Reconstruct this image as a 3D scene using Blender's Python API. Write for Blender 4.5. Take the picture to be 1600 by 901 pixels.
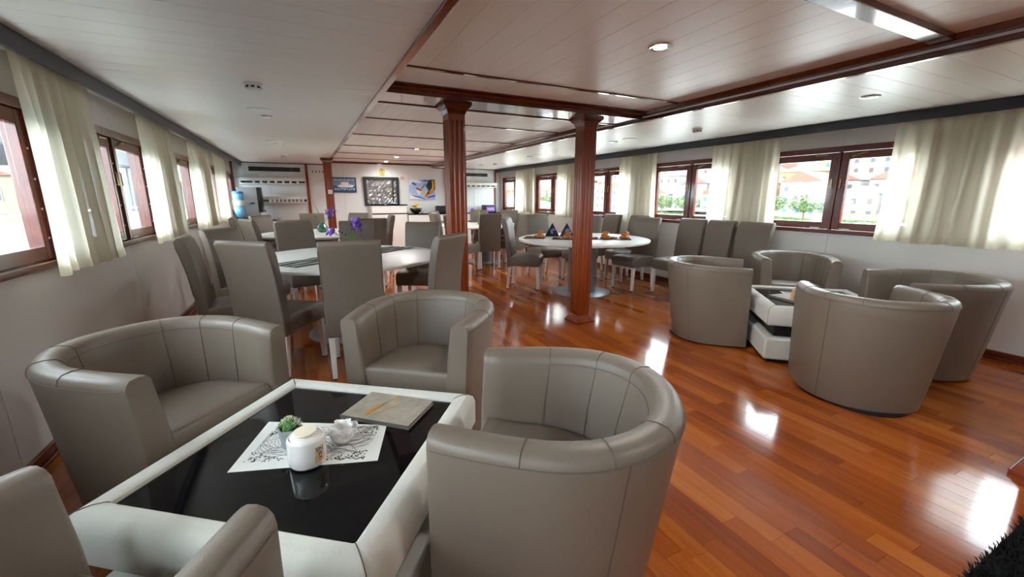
import bpy, bmesh, math, random
from mathutils import Vector, Matrix
random.seed(7)
PI = math.pi
sc = bpy.context.scene
for o in list(bpy.data.objects): bpy.data.objects.remove(o)
COL = sc.collection

# ------------------------------------------------------------------ camera, world, exposure
cd = bpy.data.cameras.new('camera'); cam = bpy.data.objects.new('camera', cd); COL.objects.link(cam)
cam.location = (0, 0, 1.40); cam.rotation_euler = (PI/2 - 0.219058, 0, -0.462457)
cd.sensor_width = 36; cd.lens = 643.73/1600*36; cd.clip_start = 0.02; cd.clip_end = 2000
sc.camera = cam
w = bpy.data.worlds.new('overcast'); sc.world = w; w.use_nodes = True
bg = w.node_tree.nodes['Background']; bg.inputs[0].default_value = (0.82, 0.92, 1.0, 1); bg.inputs[1].default_value = 8.0
SPOT_W = 26.0      # central downlights
sc.view_settings.view_transform = 'Standard'; sc.view_settings.look = 'None'
sc.view_settings.gamma = 1; sc.view_settings.use_curve_mapping = False
sc.view_settings.exposure = 1.4
sc.cycles.use_denoising = True
sc.cycles.max_bounces = 10; sc.cycles.diffuse_bounces = 5; sc.cycles.glossy_bounces = 4
sc.cycles.transparent_max_bounces = 12; sc.cycles.sample_clamp_indirect = 6.0
sc.cycles.caustics_reflective = False; sc.cycles.caustics_refractive = False

# ------------------------------------------------------------------ materials
M = {}
def srgb(r, g, b):
    f = lambda c: (c/255/12.92) if c/255 <= .04045 else ((c/255+.055)/1.055)**2.4
    return (f(r), f(g), f(b))
def P(name, col, rough=.5, metal=0., spec=.5, coat=0., noise=None, bump=None, emit=None, sheen=0., coatr=.05):
    m = bpy.data.materials.new(name); m.use_nodes = True; nt = m.node_tree; n = nt.nodes; L = nt.links
    b = n['Principled BSDF']
    b.inputs['Base Color'].default_value = (*col, 1); b.inputs['Roughness'].default_value = rough
    b.inputs['Metallic'].default_value = metal; b.inputs['Specular IOR Level'].default_value = spec
    b.inputs['Coat Weight'].default_value = coat; b.inputs['Coat Roughness'].default_value = coatr
    if sheen: b.inputs['Sheen Weight'].default_value = sheen
    if emit: b.inputs['Emission Color'].default_value = (*emit[0], 1); b.inputs['Emission Strength'].default_value = emit[1]
    tc = None
    if noise or bump:
        tc = n.new('ShaderNodeTexCoord')
    if noise:           # (scale, amount[, stretch xyz])
        mp = n.new('ShaderNodeMapping'); L.new(tc.outputs['Object'], mp.inputs[0])
        if len(noise) > 2: mp.inputs['Scale'].default_value = noise[2]
        t = n.new('ShaderNodeTexNoise'); t.inputs['Scale'].default_value = noise[0]; t.inputs['Detail'].default_value = 4
        L.new(mp.outputs[0], t.inputs['Vector'])
        r = n.new('ShaderNodeMapRange'); r.inputs['From Min'].default_value = .25; r.inputs['From Max'].default_value = .75
        r.inputs['To Min'].default_value = 1-noise[1]; r.inputs['To Max'].default_value = 1+noise[1]
        L.new(t.outputs['Fac'], r.inputs['Value'])
        mx = n.new('ShaderNodeVectorMath'); mx.operation = 'SCALE'; mx.inputs[0].default_value = col
        L.new(r.outputs[0], mx.inputs['Scale']); L.new(mx.outputs[0], b.inputs['Base Color'])
    if bump:            # (scale, strength)
        t2 = n.new('ShaderNodeTexNoise'); t2.inputs['Scale'].default_value = bump[0]; t2.inputs['Detail'].default_value = 3
        L.new(tc.outputs['Object'], t2.inputs['Vector'])
        bp = n.new('ShaderNodeBump'); bp.inputs['Strength'].default_value = bump[1]; bp.inputs['Distance'].default_value = .01
        L.new(t2.outputs['Fac'], bp.inputs['Height']); L.new(bp.outputs[0], b.inputs['Normal'])
    M[name] = m; return m
def wood(name, lo, mid, hi, grain=(38, 1.6, 38), rough=.16, coat=.6, rnd=None, bump=.0):
    """polished wood: plank to plank tone from rnd ('object' or an attribute name), grain along y or z by stretch"""
    m = bpy.data.materials.new(name); m.use_nodes = True; nt = m.node_tree; n = nt.nodes; L = nt.links
    b = n['Principled BSDF']; b.inputs['Roughness'].default_value = rough
    b.inputs['Coat Weight'].default_value = coat; b.inputs['Coat Roughness'].default_value = .06
    g = n.new('ShaderNodeNewGeometry')
    if rnd == 'object': rv = n.new('ShaderNodeObjectInfo').outputs['Random']
    elif rnd: 
        at = n.new('ShaderNodeAttribute'); at.attribute_name = rnd; rv = at.outputs['Fac']
    else:
        v = n.new('ShaderNodeValue'); v.outputs[0].default_value = .5; rv = v.outputs[0]
    mp = n.new('ShaderNodeVectorMath'); mp.operation = 'MULTIPLY'; mp.inputs[1].default_value = grain
    L.new(g.outputs['Position'], mp.inputs[0])
    ad = n.new('ShaderNodeVectorMath'); ad.operation = 'ADD'; L.new(mp.outputs[0], ad.inputs[0])
    ml = n.new('ShaderNodeMath'); ml.operation = 'MULTIPLY'; ml.inputs[1].default_value = 53.; L.new(rv, ml.inputs[0])
    L.new(ml.outputs[0], ad.inputs[1])
    t = n.new('ShaderNodeTexNoise'); t.inputs['Scale'].default_value = 1.; t.inputs['Detail'].default_value = 6; t.inputs['Distortion'].default_value = .8
    L.new(ad.outputs[0], t.inputs['Vector'])
    a1 = n.new('ShaderNodeMath'); a1.operation = 'MULTIPLY_ADD'; a1.inputs[1].default_value = .7; a1.inputs[2].default_value = -.35
    L.new(t.outputs['Fac'], a1.inputs[0])
    a2 = n.new('ShaderNodeMath'); a2.operation = 'MULTIPLY_ADD'; a2.inputs[1].default_value = .52; a2.inputs[2].default_value = .24
    L.new(rv, a2.inputs[0])
    a3 = n.new('ShaderNodeMath'); a3.operation = 'ADD'; L.new(a1.outputs[0], a3.inputs[0]); L.new(a2.outputs[0], a3.inputs[1])
    cr = n.new('ShaderNodeValToRGB'); e = cr.color_ramp.elements
    e[0].position = .05; e[0].color = (*lo, 1); e[1].position = .95; e[1].color = (*hi, 1)
    k = e.new(.5); k.color = (*mid, 1)
    L.new(a3.outputs[0], cr.inputs[0]); L.new(cr.outputs[0], b.inputs['Base Color'])
    if bump:
        bp = n.new('ShaderNodeBump'); bp.inputs['Strength'].default_value = bump; bp.inputs['Distance'].default_value = .004
        L.new(t.outputs['Fac'], bp.inputs['Height']); L.new(bp.outputs[0], b.inputs['Normal'])
    M[name] = m; return m

FL = (srgb(116, 53, 18), srgb(164, 83, 27), srgb(192, 117, 46))
wood('floor_wood', *FL, grain=(42, 1.7, 10), rough=.11, coat=.0, rnd='object', bump=.04)
wood('floor_wood_far', *FL, grain=(42, 1.7, 10), rough=.11, coat=.0, rnd='rnd', bump=.04)
wood('mahogany', srgb(52, 20, 12), srgb(92, 38, 22), srgb(118, 56, 32), grain=(6, 6, 6), rough=.22, coat=.6)
wood('mahogany_upright', srgb(80, 28, 8), srgb(134, 56, 17), srgb(162, 78, 28), grain=(16, 16, 1.2), rough=.3, coat=.1)
wood('window_wood', srgb(62, 23, 14), srgb(100, 40, 24), srgb(124, 56, 34), grain=(9, 3, 9), rough=.26, coat=.5)
P('leather', srgb(118, 106, 93), .42, spec=.45, noise=(3, .06), bump=(260, .12))
P('leather_dining', srgb(112, 101, 89), .45, spec=.45, noise=(3, .05), bump=(240, .10))
P('seam', srgb(88, 80, 70), .7)
P('velvet', srgb(205, 204, 194), .9, spec=.2, sheen=.3, noise=(5, .07), bump=(90, .25))
P('black_gloss', (.003, .003, .004), .04, spec=.3)
P('black_satin', (.008, .008, .01), .4)
P('white_lacquer', srgb(232, 232, 228), .36, coat=.0)
P('white_leg', srgb(228, 226, 222), .3, coat=.2)
P('foot_black', (.01, .01, .01), .6)
P('steel_grey', srgb(168, 170, 174), .32, metal=.75)
P('table_base', srgb(150, 154, 160), .28, metal=.5)
P('wall_panel', srgb(214, 211, 207), .55, noise=(1.1, .035), bump=(60, .04))
P('far_panel', srgb(222, 224, 224), .28, coat=.25)
P('ceiling_board', srgb(246, 244, 240), .40, spec=.6, noise=(2, .015))
P('ceiling_side', srgb(236, 234, 228), .36, noise=(2, .02))
P('backing', srgb(120, 114, 108), .9)
P('pelmet', srgb(44, 47, 54), .5)
P('brass', srgb(190, 150, 84), .3, metal=1)
P('screw', srgb(225, 222, 215), .4)
P('white_plastic', srgb(226, 222, 212), .45)
P('dark_gap', (.01, .01, .01), .8)
P('chrome', srgb(210, 212, 215), .15, metal=1)
P('grille_dark', srgb(70, 70, 68), .6)
P('porcelain', srgb(236, 233, 228), .15, coat=.6)
P('paper', srgb(226, 226, 220), .8)
P('paper_line', srgb(120, 120, 118), .8)
P('lace_hole', (.012, .012, .012), .8)
P('concrete_pot', srgb(150, 154, 158), .8, noise=(30, .06))
P('soil', (.02, .016, .012), .9)
P('cactus', srgb(50, 110, 40), .6, noise=(20, .2))
P('spine', srgb(226, 228, 200), .7)
P('menu_cover', srgb(150, 143, 128), .75, noise=(26, .22), bump=(60, .2))
P('menu_edge', srgb(92, 82, 78), .7)
P('gold', srgb(196, 140, 44), .4, metal=.15)
P('label_paper', srgb(224, 184, 130), .7)
P('ink', (.03, .022, .018), .7)
P('green_glass', srgb(54, 108, 84), .08, coat=.5)
P('stem', srgb(116, 140, 62), .6)
P('iris_petal', srgb(128, 84, 190), .6, noise=(40, .3))
P('iris_dark', srgb(62, 34, 84), .6)
P('runner', srgb(112, 118, 116), .9, noise=(14, .3, (1, 6, 1)))
P('plate_black', (.012, .012, .013), .35)
P('pastry', srgb(190, 118, 56), .55, noise=(40, .35), bump=(80, .5))
P('pastry_dark', srgb(60, 36, 26), .5)
P('cream', srgb(232, 222, 196), .6)
P('napkin', srgb(30, 34, 58), .85)
P('napkin_print', srgb(150, 160, 190), .85)
P('amber_glass', srgb(200, 160, 80), .1)
P('banana', srgb(226, 180, 50), .5)
P('smoke_glass', srgb(40, 44, 44), .06, coat=.5)
P('foil', srgb(150, 150, 150), .35, metal=.6, noise=(9, .4), bump=(7, 1.0))
P('dark_frame', srgb(38, 44, 46), .4)
P('navy_frame', srgb(36, 58, 110), .4)
P('sign_yellow', srgb(226, 216, 130), .6)
P('sign_white', srgb(235, 235, 235), .6)
P('sign_red', srgb(190, 40, 40), .6)
P('bottle_blue', srgb(120, 190, 228), .15, coat=.4)
P('bottle_cap', srgb(70, 130, 210), .4)
P('purple_bag', srgb(140, 90, 190), .6)
P('rug_black', srgb(17, 18, 20), .9)
P('lamp_glow', (1, 1, 1), .4, emit=((1.0, .93, .82), 60))
P('lamp_lens', srgb(238, 238, 232), .35)
for nm, c in dict(art_blue=(40, 90, 200), art_sky=(170, 195, 232), art_white=(232, 234, 238), art_orange=(214, 130, 30), art_yellow=(230, 190, 60),
                  art_red=(180, 50, 50), art_dark=(40, 44, 44), sea=(110, 140, 170), ship_white=(230, 230, 228), sea_dark=(60, 90, 130),
                  sea_foam=(205, 214, 222)).items():
    P(nm, srgb(*c), .6)
# outdoors
P('deck_paint', srgb(224, 224, 220), .6, noise=(2, .04))
for nm, c in dict(h_white=(112, 109, 104), h_cream=(110, 102, 82), h_yellow=(114, 98, 54), h_grey=(100, 100, 98), roof=(104, 52, 34), roof2=(108, 64, 48),
                  shutter_blue=(38, 74, 122), shutter_brown=(62, 50, 42), win_dark=(52, 53, 58), quay=(196, 193, 186), hill=(78, 78, 58),
                  leaf=(62, 84, 30), trunk=(76, 62, 50), hull=(104, 107, 110), awning=(44, 46, 50), red_hull=(128, 16, 34), sea_water=(60, 78, 84)).items():
    P(nm, srgb(*c), .7, noise=(.6, .05))

def fabric_sheer():
    m = bpy.data.materials.new('curtain_cloth'); m.use_nodes = True; nt = m.node_tree; n = nt.nodes; L = nt.links
    n.remove(n['Principled BSDF']); out = n['Material Output']
    d = n.new('ShaderNodeBsdfDiffuse'); d.inputs[0].default_value = (*srgb(228, 222, 204), 1)
    t = n.new('ShaderNodeBsdfTranslucent'); t.inputs[0].default_value = (*srgb(232, 226, 204), 1)
    tr = n.new('ShaderNodeBsdfTransparent')
    a = n.new('ShaderNodeMixShader'); a.inputs[0].default_value = .55; L.new(d.outputs[0], a.inputs[1]); L.new(t.outputs[0], a.inputs[2])
    b = n.new('ShaderNodeMixShader'); b.inputs[0].default_value = .20; L.new(a.outputs[0], b.inputs[1]); L.new(tr.outputs[0], b.inputs[2])
    L.new(b.outputs[0], out.inputs[0]); M['curtain_cloth'] = m
fabric_sheer()
def pane_glass():
    m = bpy.data.materials.new('window_glass'); m.use_nodes = True; nt = m.node_tree; n = nt.nodes; L = nt.links
    n.remove(n['Principled BSDF']); out = n['Material Output']
    tr = n.new('ShaderNodeBsdfTransparent'); tr.inputs[0].default_value = (.95, .97, .97, 1)
    g = n.new('ShaderNodeBsdfGlossy'); g.inputs['Roughness'].default_value = .01
    lw = n.new('ShaderNodeLayerWeight'); lw.inputs[0].default_value = .12
    a = n.new('ShaderNodeMixShader'); L.new(lw.outputs['Facing'], a.inputs[0]); L.new(tr.outputs[0], a.inputs[1]); L.new(g.outputs[0], a.inputs[2])
    L.new(a.outputs[0], out.inputs[0]); M['window_glass'] = m
pane_glass()

# ------------------------------------------------------------------ mesh helpers
class MB:
    def __init__(s): s.v = []; s.f = []
    def add(s, vs, fs):
        o = len(s.v); s.v += [tuple(p) for p in vs]; s.f += [tuple(i+o for i in q) for q in fs]; return s
    def box(s, x0, x1, y0, y1, z0, z1):
        return s.add([(x0,y0,z0),(x1,y0,z0),(x1,y1,z0),(x0,y1,z0),(x0,y0,z1),(x1,y0,z1),(x1,y1,z1),(x0,y1,z1)],
                     [(0,3,2,1),(4,5,6,7),(0,1,5,4),(1,2,6,5),(2,3,7,6),(3,0,4,7)])
    def taper(s, cx, cy, z0, z1, a0, b0, a1, b1, dx=0, dy=0):
        return s.add([(cx-a0,cy-b0,z0),(cx+a0,cy-b0,z0),(cx+a0,cy+b0,z0),(cx-a0,cy+b0,z0),
                      (cx+dx-a1,cy+dy-b1,z1),(cx+dx+a1,cy+dy-b1,z1),(cx+dx+a1,cy+dy+b1,z1),(cx+dx-a1,cy+dy+b1,z1)],
                     [(0,3,2,1),(4,5,6,7),(0,1,5,4),(1,2,6,5),(2,3,7,6),(3,0,4,7)])
    def lathe(s, prof, n=24, cx=0, cy=0, mod=None):
        vs = []; fs = []
        for (r, z) in prof:
            for i in range(n):
                a = 2*PI*i/n; rr = r*(mod(a, z) if mod else 1)
                vs.append((cx+rr*math.cos(a), cy+rr*math.sin(a), z))
        k = len(prof)
        for j in range(k-1):
            for i in range(n):
                i2 = (i+1) % n; fs.append((j*n+i, j*n+i2, (j+1)*n+i2, (j+1)*n+i))
        if prof[0][0] > 1e-6: fs.append(tuple(range(n-1, -1, -1)))
        if prof[-1][0] > 1e-6: fs.append(tuple((k-1)*n+i for i in range(n)))
        return s.add(vs, fs)
    def tube(s, pts, r, n=6, closed=False):
        pts = [Vector(p) for p in pts]; k = len(pts); vs = []; fs = []
        for i, p in enumerate(pts):
            a = pts[i-1] if (i > 0 or closed) else p; b = pts[(i+1) % k] if (i < k-1 or closed) else p
            t = (b-a); t = t.normalized() if t.length > 1e-9 else Vector((0,0,1))
            u = t.cross(Vector((0,0,1)));
            if u.length < 1e-3: u = t.cross(Vector((1,0,0)))
            u.normalize(); w2 = t.cross(u); rr = r[i] if isinstance(r, (list, tuple)) else r
            for j in range(n):
                q = 2*PI*j/n; vs.append(p + u*rr*math.cos(q) + w2*rr*math.sin(q))
        m = k if closed else k-1
        for i in range(m):
            i2 = (i+1) % k
            for j in range(n):
                j2 = (j+1) % n; fs.append((i*n+j, i*n+j2, i2*n+j2, i2*n+j))
        if not closed: fs.append(tuple(range(n-1,-1,-1))); fs.append(tuple((k-1)*n+j for j in range(n)))
        return s.add(vs, fs)
    def prism(s, poly, axis, a, b):
        """poly: 2D points; extruded along axis from a to b. x: (y,z)  y: (x,z)  z: (x,y)"""
        n = len(poly)
        def mk(p, t): return (t,p[0],p[1]) if axis == 'x' else ((p[0],t,p[1]) if axis == 'y' else (p[0],p[1],t))
        vs = [mk(p, a) for p in poly]+[mk(p, b) for p in poly]
        fs = [tuple(range(n)), tuple(range(2*n-1, n-1, -1))]
        for i in range(n): j = (i+1) % n; fs.append((i, i+n, j+n, j))
        return s.add(vs, fs)
    def ball(s, c, r, n=8, k=5, sq=(1,1,1)):
        prof = [(r*math.sin(PI*i/k), -r*math.cos(PI*i/k)) for i in range(k+1)]
        o = len(s.v); s.lathe([(max(p[0],1e-7), p[1]) for p in prof], n)
        for i in range(o, len(s.v)):
            x, y, z = s.v[i]; s.v[i] = (c[0]+x*sq[0], c[1]+y*sq[1], c[2]+z*sq[2])
        return s
    def mesh(s, name):
        me = bpy.data.meshes.new(name); me.from_pydata(s.v, [], s.f)
        bm = bmesh.new(); bm.from_mesh(me); bmesh.ops.recalc_face_normals(bm, faces=bm.faces); bm.to_mesh(me); bm.free(); return me
    def build(s, name, mat, parent=None, bevel=0, seg=2, smooth=False, sub=0, loc=None, angle=None):
        me = s.mesh(name); me.materials.append(M[mat])
        o = bpy.data.objects.new(name, me); COL.objects.link(o)
        if parent: o.parent = parent
        if loc: o.location = loc
        if bevel:
            b = o.modifiers.new('bevel', 'BEVEL'); b.width = bevel; b.segments = seg; b.limit_method = 'ANGLE'; b.angle_limit = math.radians(35)
        if sub:
            d = o.modifiers.new('sub', 'SUBSURF'); d.levels = sub; d.render_levels = sub
        if smooth or bevel or sub:
            for p in me.polygons: p.use_smooth = True
            if bevel and not smooth and not sub:
                me.set_sharp_from_angle(angle=math.radians(50))
            if angle: me.set_sharp_from_angle(angle=math.radians(angle))
        return o
def inst(me, name, parent, loc=(0,0,0), scale=(1,1,1), rot=(0,0,0)):
    o = bpy.data.objects.new(name, me); COL.objects.link(o); o.parent = parent
    o.location = loc; o.scale = scale; o.rotation_euler = rot; return o
def tag(o, label=None, cat=None, group=None, kind=None):
    if label: o['label'] = label
    if cat: o['category'] = cat
    if group: o['group'] = group
    if kind: o['kind'] = kind
    return o
def thing(name, label, cat, loc=(0,0,0), rz=0, group=None):
    o = bpy.data.objects.new(name, None); COL.objects.link(o); o.location = loc; o.rotation_euler = (0,0,rz); o.empty_display_size = .1
    return tag(o, label, cat, group)
def dup(root, loc, rz, label=None, group=None):
    r = root.copy(); COL.objects.link(r); r.location = loc; r.rotation_euler = (0,0,rz)
    if label: r['label'] = label
    if group: r['group'] = group
    for ch in list(root.children):
        c = ch.copy(); COL.objects.link(c); c.parent = r
        for g in list(ch.children):
            d = g.copy(); COL.objects.link(d); d.parent = c
    return r
def facing(fx, fy):     # rz that turns local +y to (fx, fy)
    return math.atan2(-fx, fy)
def text_mesh(txt, size, name, mat, parent, loc, rot=(0,0,0), bend=None):
    cu = bpy.data.curves.new('t', 'FONT'); cu.body = txt; cu.size = size; cu.align_x = 'CENTER'; cu.extrude = .0004
    t = bpy.data.objects.new('t', cu); COL.objects.link(t)
    bpy.context.view_layer.update()
    me = bpy.data.meshes.new_from_object(t.evaluated_get(bpy.context.evaluated_depsgraph_get()))
    bpy.data.objects.remove(t); me.materials.clear(); me.materials.append(M[mat])
    if bend:
        for v in me.vertices:
            a = v.co.x/bend; r = bend + v.co.z
            v.co = Vector((r*math.sin(a), -r*math.cos(a), v.co.y))
    o = bpy.data.objects.new(name, me); COL.objects.link(o); o.parent = parent; o.location = loc; o.rotation_euler = rot
    return o

# ------------------------------------------------------------------ room constants
XL, XR, YB, YF = -1.38, 5.36, -2.6, 11.5
ZC, ZR = 2.18, 2.26                       # side ceilings, raised middle
CL, CR = 0.62, 3.29                       # edges of the raised middle
WZ0, WZ1, WH = 0.99, 1.94, 0.80           # window opening
RW = [0.66, 2.63, 4.61, 6.58, 8.57, 10.54]
LW = [-1.24, 0.74, 2.72, 4.70, 6.68, 8.66, 10.60]

# ---- floor
floor = MB().box(XL-.12, XR+.12, YB-.12, YF+.12, -.10, -.012).build('floor', 'dark_gap'); tag(floor, 'glossy reddish brown strip wood floor of the saloon', kind='structure')
pw = .0905; gap = .0012
planks = []
x = XL; ci = 0
while x < XR-.005:
    x1 = min(x+pw, XR); y = YB - random.random()*1.0
    while y < YF:
        ln = random.uniform(.5, 1.1); y1 = min(y+ln, YF); y0 = max(y, YB)
        if y1 > YB+.02 and y1-y0 > .03: planks.append((x, x1, y0, y1))
        y += ln
    x = x1; ci += 1
def plank_rank(p):
    cx, cy = (p[0]+p[1])/2, (p[2]+p[3])/2
    # hidden under the near seating or out of the frame: rank far
    dx = cx*math.cos(.4625) - cy*math.sin(.4625); dy = cx*math.sin(.4625) + cy*math.cos(.4625)
    if dy < .75 or abs(dx) > dy*1.35+.1: return 99
    if cx < .95 and cy < 3.2: return 50
    if math.hypot(cx-4.15, cy-2.07) < .45: return 50
    return dy
planks.sort(key=plank_rank)
pm = MB().box(-.5, .5, -.5, .5, -1, 0).mesh('plank'); pm.materials.append(M['floor_wood'])
for (a, b, c, d) in planks[:300]:
    inst(pm, 'plank', floor, ((a+b)/2, (c+d)/2, 0), (b-a-gap, d-c-gap, .012))
fb = MB(); rv = []
for (a, b, c, d) in planks[300:]:
    fb.box(a+gap/2, b-gap/2, c+gap/2, d-gap/2, -.012, 0); rv += [random.random()]*8
me = bpy.data.meshes.new('floor_strips'); me.from_pydata(fb.v, [], fb.f); me.materials.append(M['floor_wood_far'])
at = me.attributes.new('rnd', 'FLOAT', 'POINT'); at.data.foreach_set('value', rv)
fo = bpy.data.objects.new('floor_strips', me); COL.objects.link(fo); fo.parent = floor; fo['kind'] = 'stuff'

# ---- ceiling
ceil = MB().box(XL-.12, XR+.12, YB-.12, YF+.12, 2.285, 2.36).build('ceiling', 'backing'); tag(ceil, 'white boarded ceiling with a raised middle part', kind='structure')
def boards_side(x0, x1, mname):
    bm_ = MB().box(-.5, .5, -.5, .5, 0, 1).mesh('ceiling_board'); bm_.materials.append(M['ceiling_side'])
    y = YB
    while y < YF:
        y1 = min(y+.19, YF); inst(bm_, 'ceiling_board', ceil, ((x0+x1)/2, (y+y1)/2, ZC), (x1-x0, y1-y-.003, .02)); y = y1
boards_side(XL, CL, 'l'); boards_side(CR, XR, 'r')
for (a, b) in ((XL, CL), (CR, XR)):
    MB().box(a, b, YB, YF, ZC+.021, ZC+.03).build('board_backing', 'backing', ceil)
STR = [-.35, 1.19, 3.02, 5.07, 6.42, 7.84, 9.18, 10.49]
ends = [YB]+STR+[YF]
cbm = MB().box(-.5, .5, -.5, .5, 0, 1).mesh('ceiling_board'); cbm.materials.append(M['ceiling_board'])
for i in range(len(ends)-1):
    x = CL+.04
    while x < CR-.02:
        x1 = min(x+.186, CR); inst(cbm, 'ceiling_board', ceil, ((x+x1)/2, (ends[i]+ends[i+1])/2, ZR), (x1-x-.003, ends[i+1]-ends[i], .02)); x = x1
k = 0
for y in STR:
    wd = .05 if y < 2 else .018
    k += 1; tag(MB().box(CL+.03, CR-.01, y-wd, y+wd, ZR-(.03 if y < 2 else .010), ZR+.005).build('trim_%d' % k, 'mahogany', bevel=.004), 'dark wood strip across the raised ceiling', kind='structure')
k += 1
tl = MB().box(CL-.025, CL+.025, YB, YF, ZC-.012, ZR+.005).build('trim_%d' % k, 'mahogany', bevel=.005); tag(tl, 'dark wood edge along the left of the raised ceiling', kind='structure')
k += 1
tr_ = MB().box(CR-.02, CR+.03, YB, YF, ZC-.014, ZC+.02).build('trim_%d' % k, 'mahogany', bevel=.006); tag(tr_, 'layered dark wood edge along the right of the raised ceiling', kind='structure')
MB().box(CR-.012, CR+.02, YB, YF, ZC+.02, ZC+.036).build('pale_inlay', 'ceiling_board', tr_)
MB().prism([(CR+.01, ZC+.036), (CR-.016, ZC+.036), (CR-.02, ZC+.05), (CR-.045, ZR-.006), (CR-.045, ZR+.005), (CR+.01, ZR+.005)], 'y', YB, YF).build('crown', 'mahogany', tr_)
# cross beam over the two front columns
k += 1
bm0 = MB().box(CL+.02, CR-.02, 3.50, 3.90, ZC+.012, ZR+.005).build('trim_%d' % k, 'mahogany', bevel=.006); tag(bm0, 'broad polished wood beam over the two front columns', kind='structure')
MB().prism([(3.51, 2.215), (3.49, 2.222), (3.47, 2.24), (3.44, 2.25), (3.44, 2.264), (3.51, 2.264)], 'x', CL+.02, CR-.02).build('crown', 'mahogany', bm0)
MB().box(CL+.02, CR-.02, 3.49, 3.515, ZC+.006, ZC+.016).build('edge_bead', 'mahogany', bm0)
MB().box(CL+.02, CR-.02, 3.885, 3.905, ZC+.004, ZC+.016).build('edge_bead', 'mahogany', bm0)

# ---- side walls with window openings
def side_wall(name, side, cs, label):
    x0 = XL if side < 0 else XR; sgn = 1 if side < 0 else -1      # interior direction
    xo = x0 - sgn*.12; lo, hi = min(x0, xo), max(x0, xo)
    a = MB(); fi = x0 - sgn*.006; l2, h2 = min(fi, xo), max(fi, xo)
    a.box(l2, h2, YB-.12, YF+.12, 0, WZ0); a.box(l2, h2, YB-.12, YF+.12, WZ1, 2.33)
    e = [YB-.12]
    for c in cs: e += [c-WH, c+WH]
    e.append(YF+.12)
    for i in range(0, len(e), 2):
        if e[i+1] > e[i]: a.box(l2, h2, e[i], e[i+1], WZ0, WZ1)
    wobj = a.build(name, 'backing'); tag(wobj, label, kind='structure')
    # panels: seams stand at the window centres and beside the frames
    ys = [YB]+cs+[YF]; p0, p1 = min(x0, fi), max(x0, fi)
    for i in range(len(ys)-1):
        MB().box(p0, p1, ys[i]+.0015, ys[i+1]-.0015, .0, WZ0).build('panel', 'wall_panel', wobj)
        MB().box(p0, p1, ys[i]+.0015, ys[i+1]-.0015, WZ1, 2.2).build('panel', 'wall_panel', wobj)
    for i in range(0, len(e), 2):
        y0, y1 = max(e[i], YB), min(e[i+1], YF)
        if y1 > y0: MB().box(p0, p1, y0, y1, WZ0, WZ1).build('panel', 'wall_panel', wobj)
    return wobj
side_wall('wall_left', -1, LW, 'white panelled side wall with windows on the left')
side_wall('wall_right', 1, RW, 'white panelled side wall with windows on the right')
wf = MB().box(XL-.12, XR+.12, YF+.006, YF+.12, 0, 2.33).build('wall_far', 'backing'); tag(wf, 'glossy white panelled bulkhead at the far end', kind='structure')
sx = [XL, -.63, .16, .98, 1.80, 2.62, 3.64, 4.5, XR]
for i in range(len(sx)-1):
    MB().box(sx[i]+.0015, sx[i+1]-.0015, YF, YF+.006, 0, 2.28).build('panel', 'far_panel', wf)
# rear wall with a closed wood door, behind the camera
wb = MB().box(XL-.12, -1.05, YB-.12, YB, 0, 2.33).box(.40, XR+.12, YB-.12, YB, 0, 2.33).box(-1.05, .40, YB-.12, YB, 2.06, 2.33).build('wall_back', 'wall_panel')
tag(wb, 'white rear wall around a wood door', kind='structure')
for i in range(1):
    d0 = MB(); a = -1.05+i*1.45; b = a+1.45
    d0.box(a+.01, a+.10, YB-.09, YB-.04, .0, 2.05).box(b-.10, b-.01, YB-.09, YB-.04, .0, 2.05).box(a+.10, b-.10, YB-.09, YB-.04, 0, .14).box(a+.10, b-.10, YB-.09, YB-.04, 1.95, 2.05)
    do = d0.build('door_%d' % (i+1), 'window_wood', bevel=.004); tag(do, 'framed solid wood door in the rear wall', kind='structure')
    MB().box(a+.10, b-.10, YB-.075, YB-.055, .14, 1.95).build('door_panel', 'window_wood', do)
    MB().box(b-.075, b-.045, YB-.04, YB-.01, .95, 1.10).build('handle', 'brass', do)
# baseboards
for nm, x0, x1 in (('baseboard_left', XL, XL+.022), ('baseboard_right', XR-.022, XR)):
    o = MB().box(x0, x1, YB, YF, 0, .075).build(nm, 'window_wood', bevel=.006); tag(o, 'reddish wood baseboard along the side wall', kind='structure')
    q = (x1, x1+.016) if x0 < 0 else (x0-.016, x0)
    MB().box(q[0], q[1], YB, YF, 0, .022).build('shoe_strip', 'window_wood', o, bevel=.006)
o = MB().box(XL, XR, YF-.02, YF, 0, .07).build('baseboard_far', 'window_wood', bevel=.005); tag(o, 'wood baseboard under the far bulkhead', kind='structure')
# far wall mouldings and posts
k += 1; tag(MB().box(CL+.03, CR-.05, YF-.03, YF, ZR-.045, ZR+.005).build('trim_%d' % k, 'mahogany', bevel=.006), 'wood crown strip over the middle of the far bulkhead', kind='structure')
k += 1; tag(MB().box(XL, CL-.03, YF-.025, YF, ZC-.022, ZC).build('trim_%d' % k, 'mahogany', bevel=.004), 'thin wood crown strip over the far left shelves', kind='structure')
k += 1; tag(MB().box(CR+.03, XR, YF-.025, YF, ZC-.022, ZC).build('trim_%d' % k, 'mahogany', bevel=.004), 'thin wood crown strip over the far right shelves', kind='structure')
for xx, ww in ((XL+.02, .02), (.165, .03), (3.645, .022), (XR-.19, .022)):
    k += 1; tag(MB().box(xx-ww, xx+ww, YF-.035, YF, .07, ZC-.02).build('trim_%d' % k, 'mahogany_upright', bevel=.004), 'narrow wood batten up the far bulkhead', kind='structure')
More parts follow.
